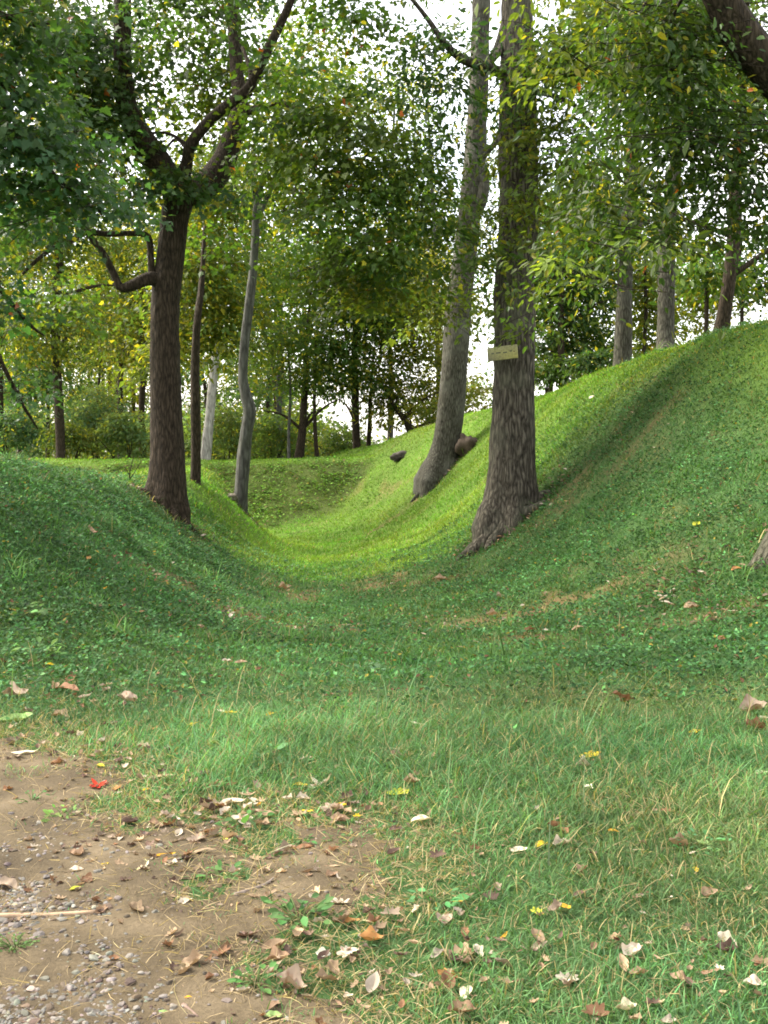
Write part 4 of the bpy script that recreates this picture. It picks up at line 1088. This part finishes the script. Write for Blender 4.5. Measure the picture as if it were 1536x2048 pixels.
LEAVES = [
 (52,1511,'long','cream',56,80),(30,1450,'oval','light green',74,75),(197,1578,'star','red',36,20),(234,1581,'lobed','orange',24,50),(201,1536,'oval','yellow',24,130),(292,1588,'oval','yellow',17,60),
 (322,1562,'long','tan',60,70),(601,1579,'oval','yellow',32,80),(640,1579,'star','pale grey',46,30),(606,1607,'crumpled','pale grey',30,80),(465,1614,'oval','pale grey',56,80),(500,1623,'crumpled','pale grey',30,60),
 (518,1617,'oval','golden',17,20),(527,1637,'long','tan',62,100),(452,1633,'crumpled','pale grey',28,40),(432,1628,'oval','pale grey',22,10),(482,1648,'lobed','pale grey',44,90),(617,1632,'long','yellow',28,110),
 (681,1620,'oval','yellow',26,85),(664,1627,'lobed','greyish pink',52,70),(716,1641,'lobed','yellow',20,60),(682,1650,'oval','pinkish brown',46,80),(310,1656,'crumpled','pinkish brown',36,100),(241,1683,'oval','pale grey',24,0),
 (395,1686,'lobed','greyish pink',44,40),(450,1690,'oval','yellow green',20,140),(400,1711,'long','tan',62,65),(342,1736,'lobed','pale grey',34,30),(327,1718,'long','golden',50,75),(208,1738,'oval','yellow',24,30),
 (152,1784,'oval','yellow green',32,60),(220,1806,'oval','orange',20,90),(150,1748,'oval','pale grey',38,95),(12,1782,'crumpled','greyish pink',56,90),(370,1808,'lobed','pale grey',32,10),(288,1913,'oval','yellow green',34,65),
 (416,1847,'oval','orange',17,20),(436,1953,'oval','cream',24,60),(378,2004,'oval','golden',20,85),(132,2001,'lobed','rust',26,40),(537,1796,'long','tan',50,35),(610,1702,'oval','rust',42,85),
 (665,1741,'long','tan',34,80),(696,1858,'oval','orange',52,95),(550,1901,'lobed','pale grey',34,40),(555,1933,'crumpled','pinkish brown',54,90),(589,1948,'lobed','golden',26,10),(582,1986,'crumpled','greyish pink',70,110),
 (695,1917,'lobed','pale grey',48,40),(742,1891,'crumpled','orange',52,80),(550,2018,'oval','pinkish brown',36,60),(547,2041,'oval','light green',40,65),(330,2038,'oval','light green',34,120),
 (845,1650,'oval','cream',50,60),(793,1668,'oval','dark brown',34,60),(798,1596,'lobed','yellow green',46,80),(823,1573,'crumpled','tan',38,90),(1180,1520,'lobed','yellow',44,80),(1083,1699,'oval','yellow',38,60),
 (1123,1699,'crumpled','pale grey',42,70),(1038,1712,'oval','cream',40,60),(1391,1749,'oval','yellow',26,10),(1335,1632,'oval','rust',28,120),(1227,1672,'oval','golden',24,100),(1409,1698,'lobed','light green',34,90),
 (1358,1701,'crumpled','tan',50,100),(920,1812,'oval','golden',36,65),(1125,1826,'oval','golden',42,110),(1074,1836,'lobed','yellow green',30,150),(890,1853,'crumpled','greyish pink',54,25),(930,1876,'oval','rust',36,10),
 (1158,1800,'oval','dark brown',34,90),(923,1923,'lobed','tan',70,80),(1073,1906,'long','greyish pink',64,20),(1135,1971,'lobed','pale grey',54,60),(933,1998,'oval','cream',52,10),(925,2040,'crumpled','pinkish brown',62,90),
 (898,1963,'lobed','orange',52,80),(1278,1803,'oval','greyish pink',28,60),(1415,1958,'long','pinkish brown',54,75),(1508,1981,'crumpled','pale grey',48,90),(1253,2033,'crumpled','cream',48,85),(1524,1940,'oval','rust',36,90),
 (1418,1801,'crumpled','tan',44,50),(1493,1789,'long','tan',44,45),(1523,1554,'oval','cream',34,60),(1400,1531,'oval','orange',22,80),(1007,1886,'long','golden',32,15),(1168,1541,'crumpled','pale grey',38,95),(1165,1751,'crumpled','tan',32,20),
 (1505,1430,'crumpled','greyish pink',62,85),(1530,1443,'oval','cream',26,90),(1510,1466,'crumpled','rust',54,90),(1390,1471,'oval','yellow',30,90),(835,1456,'long','cream',36,90),(788,1506,'oval','cream',30,50),(795,1521,'crumpled','greyish pink',32,85),
 (1243,1408,'crumpled','rust',46,90),(1155,1266,'oval','tan',26,90),(1443,1289,'oval','rust',32,10),(1393,1056,'oval','yellow green',28,45),(1010,1147,'lobed','rust',20,80),(1473,1147,'oval','orange',24,85),(1400,1152,'oval','pale grey',18,60),
 (1184,798,'oval','cream',18,70),(187,1072,'long','pinkish brown',46,130),(178,1126,'oval','orange',18,10),(210,1187,'oval','golden',20,10),(195,1221,'oval','tan',20,80),
 (132,1392,'long','rust',96,125),(142,1371,'oval','rust',38,10),(165,1401,'long','greyish pink',48,30),(25,1396,'crumpled','greyish pink',64,80),(255,1408,'crumpled','greyish pink',46,80),(215,1456,'oval','dark brown',52,100),(305,1466,'oval','orange',30,55),
 (120,1443,'crumpled','tan',46,90),(278,1458,'crumpled','tan',24,20),(460,1433,'oval','yellow',30,50),(548,1436,'long','yellow',48,55),(385,1458,'oval','yellow',32,65),(427,1497,'crumpled','light green',30,85),(455,1334,'crumpled','pale grey',22,80),
 (482,1337,'oval','tan',28,95),(657,1405,'crumpled','pinkish brown',24,70),(610,1525,'lobed','pale grey',28,80),(250,1508,'oval','pinkish brown',24,10),(287,1503,'crumpled','greyish pink',34,110),(250,1541,'crumpled','pale grey',22,10),
 (100,1342,'oval','yellow',22,80),(62,1306,'oval','orange',16,90),(675,1541,'oval','tan',20,40),(550,1512,'oval','pinkish brown',30,10),(1380,1100,'crumpled','tan',18,60),(985,1238,'crumpled','tan',30,80),(1060,1270,'crumpled','rust',24,70),(880,1163,'crumpled','tan',24,80),
 (570,1183,'crumpled','tan',30,80),(1000,1200,'crumpled','greyish pink',20,80),(1385,1225,'crumpled','tan',40,70),(655,1530,'oval','dark brown',20,10),(330,1640,'crumpled','greyish pink',26,60),(95,1560,'crumpled','tan',18,80),(15,1585,'crumpled','rust',26,40),(470,1755,'crumpled','greyish pink',30,70)]
WORD = {'long': 'long narrow', 'oval': 'oval', 'lobed': 'lobed', 'star': 'five pointed', 'crumpled': 'crumpled'}
from collections import Counter
info = []
for (px, py, kd, cn, s_, an) in LEAVES:
    b = hit(px, py)
    if b[1] < 7.2:
        wx = np.array([b[0]]), np.array([b[1]])
        z_ = 'on the small bare patch' if poly_sd(*wx, BARE_POLY)[0] > 0 else 'on the dirt path' if poly_sd(*wx, PATH_POLY)[0] > 0 else ('in grass beside the dirt' if poly_sd(*wx, PATH_POLY)[0] > -.45 else 'on the front lawn')
    elif b[1] < 9.5: z_ = 'on the lawn edge'
    else: z_ = 'on the left bank' if px < 420 else 'on the right bank' if px > 1080 else 'on the ditch floor'
    sw = ('tiny ' if s_ < 20 else 'small ' if s_ < 29 else '' if s_ < 50 else 'large ')
    info.append((b, f'{sw}{cn} {WORD[kd]} leaf', z_))
base_l = [f'{a} {z}' for _, a, z in info]
cnt = Counter(base_l)
short = Counter(a for _, a, _ in info)
anchors = [i for i in range(len(info)) if short[info[i][1]] == 1]
labels, taken = [], set()
for i, (b, a, z) in enumerate(info):
    lb = base_l[i]
    if cnt[lb] > 1:
        order = sorted(anchors, key=lambda j: (LEAVES[j][0] - LEAVES[i][0]) ** 2 + (LEAVES[j][1] - LEAVES[i][1]) ** 2)
        for j in order:
            if j == i: continue
            dx, dy = LEAVES[i][0] - LEAVES[j][0], LEAVES[i][1] - LEAVES[j][1]
            rel = ('right of' if dx > 0 else 'left of') if abs(dx) > 1.2 * abs(dy) else ('in front of' if dy > 0 else 'beyond')
            zz = z if len((a + ' ' + z + ' ' + info[j][1]).split()) < 12 else {'in grass beside the dirt': 'near the dirt', 'on the small bare patch': 'on bare earth'}.get(z, z)
            cand = f'{a} {zz} {rel} the {info[j][1]}'
            if cand not in taken and len(cand.split()) <= 16:
                lb = cand; break
    taken.add(lb); labels.append(lb)
q = np.random.default_rng(123)
for i, (px, py, kd, cn, s_, an) in enumerate(LEAVES):
    b = info[i][0]; ln = s_ / F * b[1] * (1.0 if kd not in ('lobed', 'star') else 1.05)
    curl = {'oval': .35, 'long': .5, 'lobed': .22, 'star': .16, 'crumpled': .62}[kd] * q.uniform(.6, 1.4)
    V, Ft = leaf_mesh(kd, ln, q, curl)
    if kd in ('lobed', 'star') or an in (0, 10, 20, 30): pass
    base = np.array(COL[cn])
    nz = vnoise(V[:, 0] / ln * 6 + i, V[:, 1] / ln * 6, 0, 8) * .35 + vnoise(V[:, 0] / ln * 20 + i, V[:, 1] / ln * 20, 0, 9) * .15
    rib = np.exp(-(V[:, 0] / ln / .02) ** 2)
    cc = base[None] * np.exp(nz)[:, None] * (1 - .25 * rib[:, None])
    spot = vnoise(V[:, 0] / ln * 9 + i * 3, V[:, 1] / ln * 9, 0, 12) > .62
    cc[spot] *= np.array((.55, .42, .35))
    o = mesh('fallen_leaf', V, Ft, M_litter, None, None, col=np.clip(cc, .01, .7), smooth=True)
    lift = .012 if dirt(b[:1], b[1:2])[0] > -.05 else .02 if b[1] < 7 else .045
    sl_ = (height(b[:1], b[1:2] + .1)[0] - height(b[:1], b[1:2] - .1)[0]) / .2
    tilt = math.atan(sl_) + (q.uniform(.05, .3) if b[1] > 7 else q.uniform(0, .15))
    o.location = (b[0], b[1], b[2] + lift)
    from mathutils import Euler
    o.rotation_euler = (Euler((tilt, q.normal(0, .15), 0)).to_matrix() @ Euler((0, 0, R(-an + q.normal(0, 8)))).to_matrix()).to_euler()
    tag(o, labels[i], 'leaf', 'fallen leaves')

# dry leaves and scraps in drifts nobody could count
kinds = [leaf_mesh(k_, 1.0, q, c_) for k_, c_ in (('crumpled', .5), ('oval', .5), ('lobed', .3), ('crumpled', .8), ('long', .5), ('lobed', .45))]
pal = np.array([COL[c_] for c_ in ('tan', 'pinkish brown', 'pale grey', 'greyish pink', 'dark brown', 'tan', 'tan', 'dark brown', 'rust')])
px = []
for (cx, cy, sx_, sy_, n_) in [(120, 1420, 150, 50, 170), (250, 1510, 120, 45, 130), (330, 1600, 110, 45, 110), (470, 1640, 90, 40, 120), (680, 1630, 70, 25, 70), (360, 1700, 130, 40, 110), (120, 1740, 120, 60, 90),
        (600, 1930, 120, 80, 190), (760, 1900, 140, 90, 150), (950, 1960, 160, 80, 120), (60, 1540, 80, 40, 50), (1200, 1850, 250, 150, 140), (1350, 1980, 180, 60, 90), (700, 1760, 90, 60, 40), (300, 1900, 180, 100, 60), (850, 1560, 300, 90, 90), (60, 1330, 80, 40, 60)]:
    n_ = int(n_ * .52 * (.55 if cy > 1800 else 1))
    px.append(np.stack([q.normal(cx, sx_, n_), q.normal(cy, sy_, n_)], 1))
px = np.vstack(px); px = px[(px[:, 1] < 2150) & (px[:, 1] > 1200)]
b_ = (1024 - px[:, 1]) / F; t_ = CAM[2] / (sp - b_ * cp)
x, y = (px[:, 0] - 768) / F * t_, (cp + b_ * sp) * t_
n = len(x); kk = q.integers(0, len(kinds), n); lst = []
on = dirt(x, y) > -.08
P = np.stack([x, y, height(x, y) + np.where(on, .010, .022)], 1)
a = q.uniform(0, 2 * PI, n)
d = np.stack([np.cos(a), np.sin(a), q.normal(0, .22, n)], 1); nn = np.stack([q.normal(0, .3, n), q.normal(0, .3, n), np.ones(n)], 1)
cc = pal[q.integers(0, len(pal), n)] * np.exp(q.normal(0, .3, (n, 1))) * .85
sz = np.clip(q.lognormal(math.log(.040), .4, n), .015, .085)
fr = frames(d, nn)
for u, tp in enumerate(kinds):
    m_ = kk == u
    if m_.any(): lst.append(scatter(tp, P[m_], fr[m_], sz[m_], np.clip(cc[m_], .01, .6)))
V, Fs, Cc = lump(lst)
tag(mesh('leaf_litter', V, Fs, M_litter, col=Cc), 'drifts of small crumpled dry leaves along the dirt edge and in the lawn', 'leaf litter', kind='stuff')
n = 7000
x, y = q.uniform(-3, 4, n), 2.1 + q.random(n) ** 1.2 * 9
k = np.abs(x) < .42 * y + .5
k &= q.random(n) < .15 + .85 * np.exp(-((dirt(x, y) + .05) / .25) ** 2)
x, y = x[k], y[k]; n = len(x)
a = q.uniform(0, 2 * PI, n)
d = np.stack([np.cos(a), np.sin(a), q.normal(0, .15, n)], 1); nn = np.stack([q.normal(0, .35, n), q.normal(0, .35, n), np.ones(n)], 1)
cc = pal[q.integers(0, len(pal), n)] * np.exp(q.normal(0, .3, (n, 1))) * .8
V, Fs, Cc = scatter(T_OVAL, np.stack([x, y, height(x, y) + .010], 1), frames(d, nn), q.uniform(.008, .028, n), np.clip(cc, .01, .6))
tag(mesh('leaf_scraps', V, Fs, M_litter, col=Cc), 'tiny dry leaf scraps and crumbs strewn over dirt and lawn', 'leaf litter', kind='stuff')
# brown litter caught in the worn patches of the ditch
n = 9000
y = 9 + q.random(n) * 30; x = (q.random(n) * 2 - 1) * (.4 * y + 1)
k = q.random(n) < brown(x, y) * 1.0 + .012; x, y = x[k], y[k]; n = len(x)
a = q.uniform(0, 2 * PI, n)
d = np.stack([np.cos(a), np.sin(a), q.normal(0, .3, n)], 1); nn = np.stack([q.normal(0, .4, n), q.normal(0, .4, n), np.ones(n)], 1)
cc = pal[q.integers(0, len(pal), n)] * np.exp(q.normal(0, .3, (n, 1))) * .8
V, Fs, Cc = scatter(T_OVAL, np.stack([x, y, height(x, y) + .03], 1), frames(d, nn), q.uniform(.04, .10, n), np.clip(cc, .01, .6))
tag(mesh('ditch_litter', V, Fs, M_litter, col=Cc), 'brown dead leaves caught in worn patches of the ditch', 'leaf litter', kind='stuff')

# dead leaves and coarse tufts gathered round the trunk feet
xs, ys = [], []
for o_, rad_ in ((sign_tree, .75), (lean_tree, .6), (fork, .5), (crook, .35), (edge, 1.0)):
    m_ = 420
    a = q.uniform(0, 2 * PI, m_); rr = rad_ * np.sqrt(q.uniform(.3, 2.2, m_))
    xs.append(o_.location.x + np.cos(a) * rr); ys.append(o_.location.y + np.sin(a) * rr)
x, y = np.concatenate(xs), np.concatenate(ys); n = len(x)
a = q.uniform(0, 2 * PI, n)
d = np.stack([np.cos(a), np.sin(a), q.normal(0, .3, n)], 1); nn = np.stack([q.normal(0, .4, n), q.normal(0, .4, n), np.ones(n)], 1)
cc = pal[q.integers(0, len(pal), n)] * np.exp(q.normal(0, .3, (n, 1))) * .7
V, Fs, Cc = scatter(T_OVAL, np.stack([x, y, height(x, y) + .02 + .04 * q.random(n)], 1), frames(d, nn), q.uniform(.05, .11, n), np.clip(cc, .01, .6))
tag(mesh('trunk_litter', V, Fs, M_litter, col=Cc), 'dead leaves gathered round the feet of the trunks', 'leaf litter', kind='stuff')
g = np.random.default_rng(8)
k = q.random(n) < .8
x, y = x[k] + q.normal(0, .12, k.sum()), y[k] + q.normal(0, .12, k.sum()); n = len(x)
V, Fs, Cc = blades(T_BLADE, x, y, g.uniform(.08, .24, n), g.uniform(.008, .016, n), gcol(n, x, y, (.06, .125, .03), .15), 1.2)
tag(mesh('trunk_grass', V, Fs, M_grass, col=Cc), 'longer grass left unmown round the feet of the trunks', 'grass', kind='stuff')

# ------------------------------------------------------------------ broad-leaved weeds
def weed(label, px, py, spread, n, leafpx, colr, seed, rise=.5, tpl=T_OVAL):
    q = np.random.default_rng(seed)
    b = hit(px, py); k = b[1] / F
    t = thing('weed', label, 'weed', b, 'broad leaved weeds')
    a = q.uniform(0, 2 * PI, n); rr = spread * k * np.sqrt(q.uniform(.05, 1, n))
    P = np.stack([np.cos(a) * rr, np.sin(a) * rr, q.uniform(.01, rise * spread * k + .02, n)], 1)
    d = np.stack([np.cos(a), np.sin(a), q.uniform(-.2, .4, n)], 1) + q.normal(0, .3, (n, 3)); nn = np.stack([q.normal(0, .3, n), q.normal(0, .3, n) - .2, np.ones(n)], 1)
    s_ = .50 * leafpx * k * np.exp(q.normal(0, .25, n))
    # finer leaf outline
    tv = np.array([(0, 0, 0), (.12, .1, .02), (.25, .3, .05), (.27, .5, .06), (.2, .75, .04), (0, 1, -.05), (-.2, .75, .04), (-.27, .5, .06), (-.25, .3, .05), (-.12, .1, .02), (0, .5, -.01)], float)
    tf = np.array([(10, j, (j + 1) % 10) for j in range(10)])
    V, Fs, Cc = scatter((tv, tf), P, frames(d, nn), s_, leaf_colors(q, n, colr, 0, .2))
    mesh('foliage', V, Fs, M_grass, t, None, col=Cc, smooth=True)
    ps = [tube(np.array([(0, 0, -.01), p * .5 + [0, 0, .01], p]), [.0022, .0018, .001], 5, .02, 0, 1) for p in P[: max(5, n // 2)]]
    V_, F_ = join(ps); mesh('stem', V_, F_, M_grass, t, None, col=np.tile((.10, .15, .05), (len(V_), 1)))
WG = (.066, .145, .045)
for j, a_ in enumerate([
    ('leafy weed clump with big heart shaped leaves below the bare patch', 600, 1850, 85, 34, 42, WG, .5), ('round leaved weed in the lawn right of the bare patch', 872, 1815, 55, 14, 34, (.08, .20, .075), .4),
    ('toothed rosette weed among dry grass on the left of the dirt', 490, 1655, 60, 20, 34, WG, .35), ('small rosette weed just right of the stone strewn dirt', 128, 1640, 40, 14, 26, (.11, .20, .045), .4),
    ('flat weed between lobed pale leaf and bare patch', 445, 1760, 45, 12, 30, WG, .25), ('two leaf seedling inside the bare patch', 605, 1690, 28, 7, 24, WG, .3), ('small sprig with round leaves at right part of the bare patch', 670, 1690, 34, 9, 20, WG, .4),
    ('weed with pointed leaves at the bottom centre by grey crumpled leaf', 515, 1975, 60, 20, 32, WG, .4), ('light green weed leaves at lower middle beside tan lobed leaf', 945, 1935, 55, 12, 26, (.09, .21, .07), .35),
    ('broad leaved weed tuft at left edge under the bank', 35, 1240, 75, 34, 34, (.085, .15, .05), .5), ('upright weed with paddle leaves left of the long rust leaf', 85, 1330, 55, 20, 34, (.10, .19, .055), .8),
    ('green creeping weed on gravel at left bottom', 30, 1905, 60, 40, 16, (.085, .15, .045), .35), ('small weed on dirt left of the red leaf', 65, 1610, 36, 14, 18, WG, .5), ('clover patch in the lawn at right middle', 1405, 1700, 70, 30, 22, (.07, .19, .07), .35),
    ('pale upright weed in lawn edge at centre', 730, 1345, 40, 14, 30, (.10, .19, .09), .7), ('leafy weed in the lawn near the pale crumpled leaf', 540, 1525, 45, 14, 32, (.09, .18, .08), .6)]):
    weed(*a_[:3], a_[3] * .8, int(a_[4] * 1.5), *a_[5:7], 700 + j, rise=a_[7])

# ------------------------------------------------------------------ camera, light, sky
cam = bpy.data.cameras.new('camera'); co = bpy.data.objects.new('camera', cam); C.objects.link(co)
cam.sensor_fit = 'VERTICAL'; cam.sensor_height = 36; cam.lens = F / 2048 * 36
cam.clip_start = .05; cam.clip_end = 2000
co.location = CAM; co.rotation_euler = (PI / 2 - PITCH, 0, 0)
bpy.context.scene.camera = co

SUN_EL, SUN_AZ = R(44), R(-72)       # azimuth from +Y towards +X
sd = Vector((math.sin(SUN_AZ) * math.cos(SUN_EL), math.cos(SUN_AZ) * math.cos(SUN_EL), math.sin(SUN_EL)))
sl = bpy.data.lights.new('sun', 'SUN'); sl.energy = 3.0; sl.angle = R(32); sl.color = (1.0, .93, .8)
so = bpy.data.objects.new('sun', sl); C.objects.link(so)
so.rotation_euler = sd.to_track_quat('Z', 'Y').to_euler()
w = bpy.data.worlds.new('World'); bpy.context.scene.world = w; w.use_nodes = True
nt = w.node_tree
bg = nt.nodes['Background']
sky = nt.nodes.new('ShaderNodeTexSky'); sky.sky_type = 'NISHITA'; sky.sun_disc = False
sky.sun_elevation = SUN_EL; sky.sun_rotation = SUN_AZ; sky.dust_density = 4.0; sky.air_density = 1.0; sky.ozone_density = 1.0
# thin bright cloud veil over the blue
tcw = nt.nodes.new('ShaderNodeTexCoord')
cn = N(nt, 'ShaderNodeTexNoise', Scale=2.2, Detail=6.0, Roughness=.55); nt.links.new(tcw.outputs['Generated'], cn.inputs['Vector'])
cr_ = ramp(nt, [(.3, (.35, .35, .35)), (.62, (.9, .9, .9))]); nt.links.new(cn.outputs['Fac'], cr_.inputs['Fac'])
mxw = N(nt, 'ShaderNodeMix', data_type='RGBA'); nt.links.new(cr_.outputs['Color'], mxw.inputs[0])
nt.links.new(sky.outputs[0], mxw.inputs[6]); mxw.inputs[7].default_value = (4.3, 4.1, 3.95, 1)
nt.links.new(mxw.outputs[2], bg.inputs[0]); bg.inputs[1].default_value = .15
sc = bpy.context.scene
sc.view_settings.view_transform = 'Standard'; sc.view_settings.look = 'None'
sc.view_settings.exposure = 2.42; sc.view_settings.gamma = 1
sc.render.engine = 'CYCLES'
cy = sc.cycles
cy.max_bounces = 6; cy.diffuse_bounces = 4; cy.glossy_bounces = 2; cy.transmission_bounces = 5; cy.transparent_max_bounces = 8
cy.use_denoising = True
cy.filter_width = 1.8
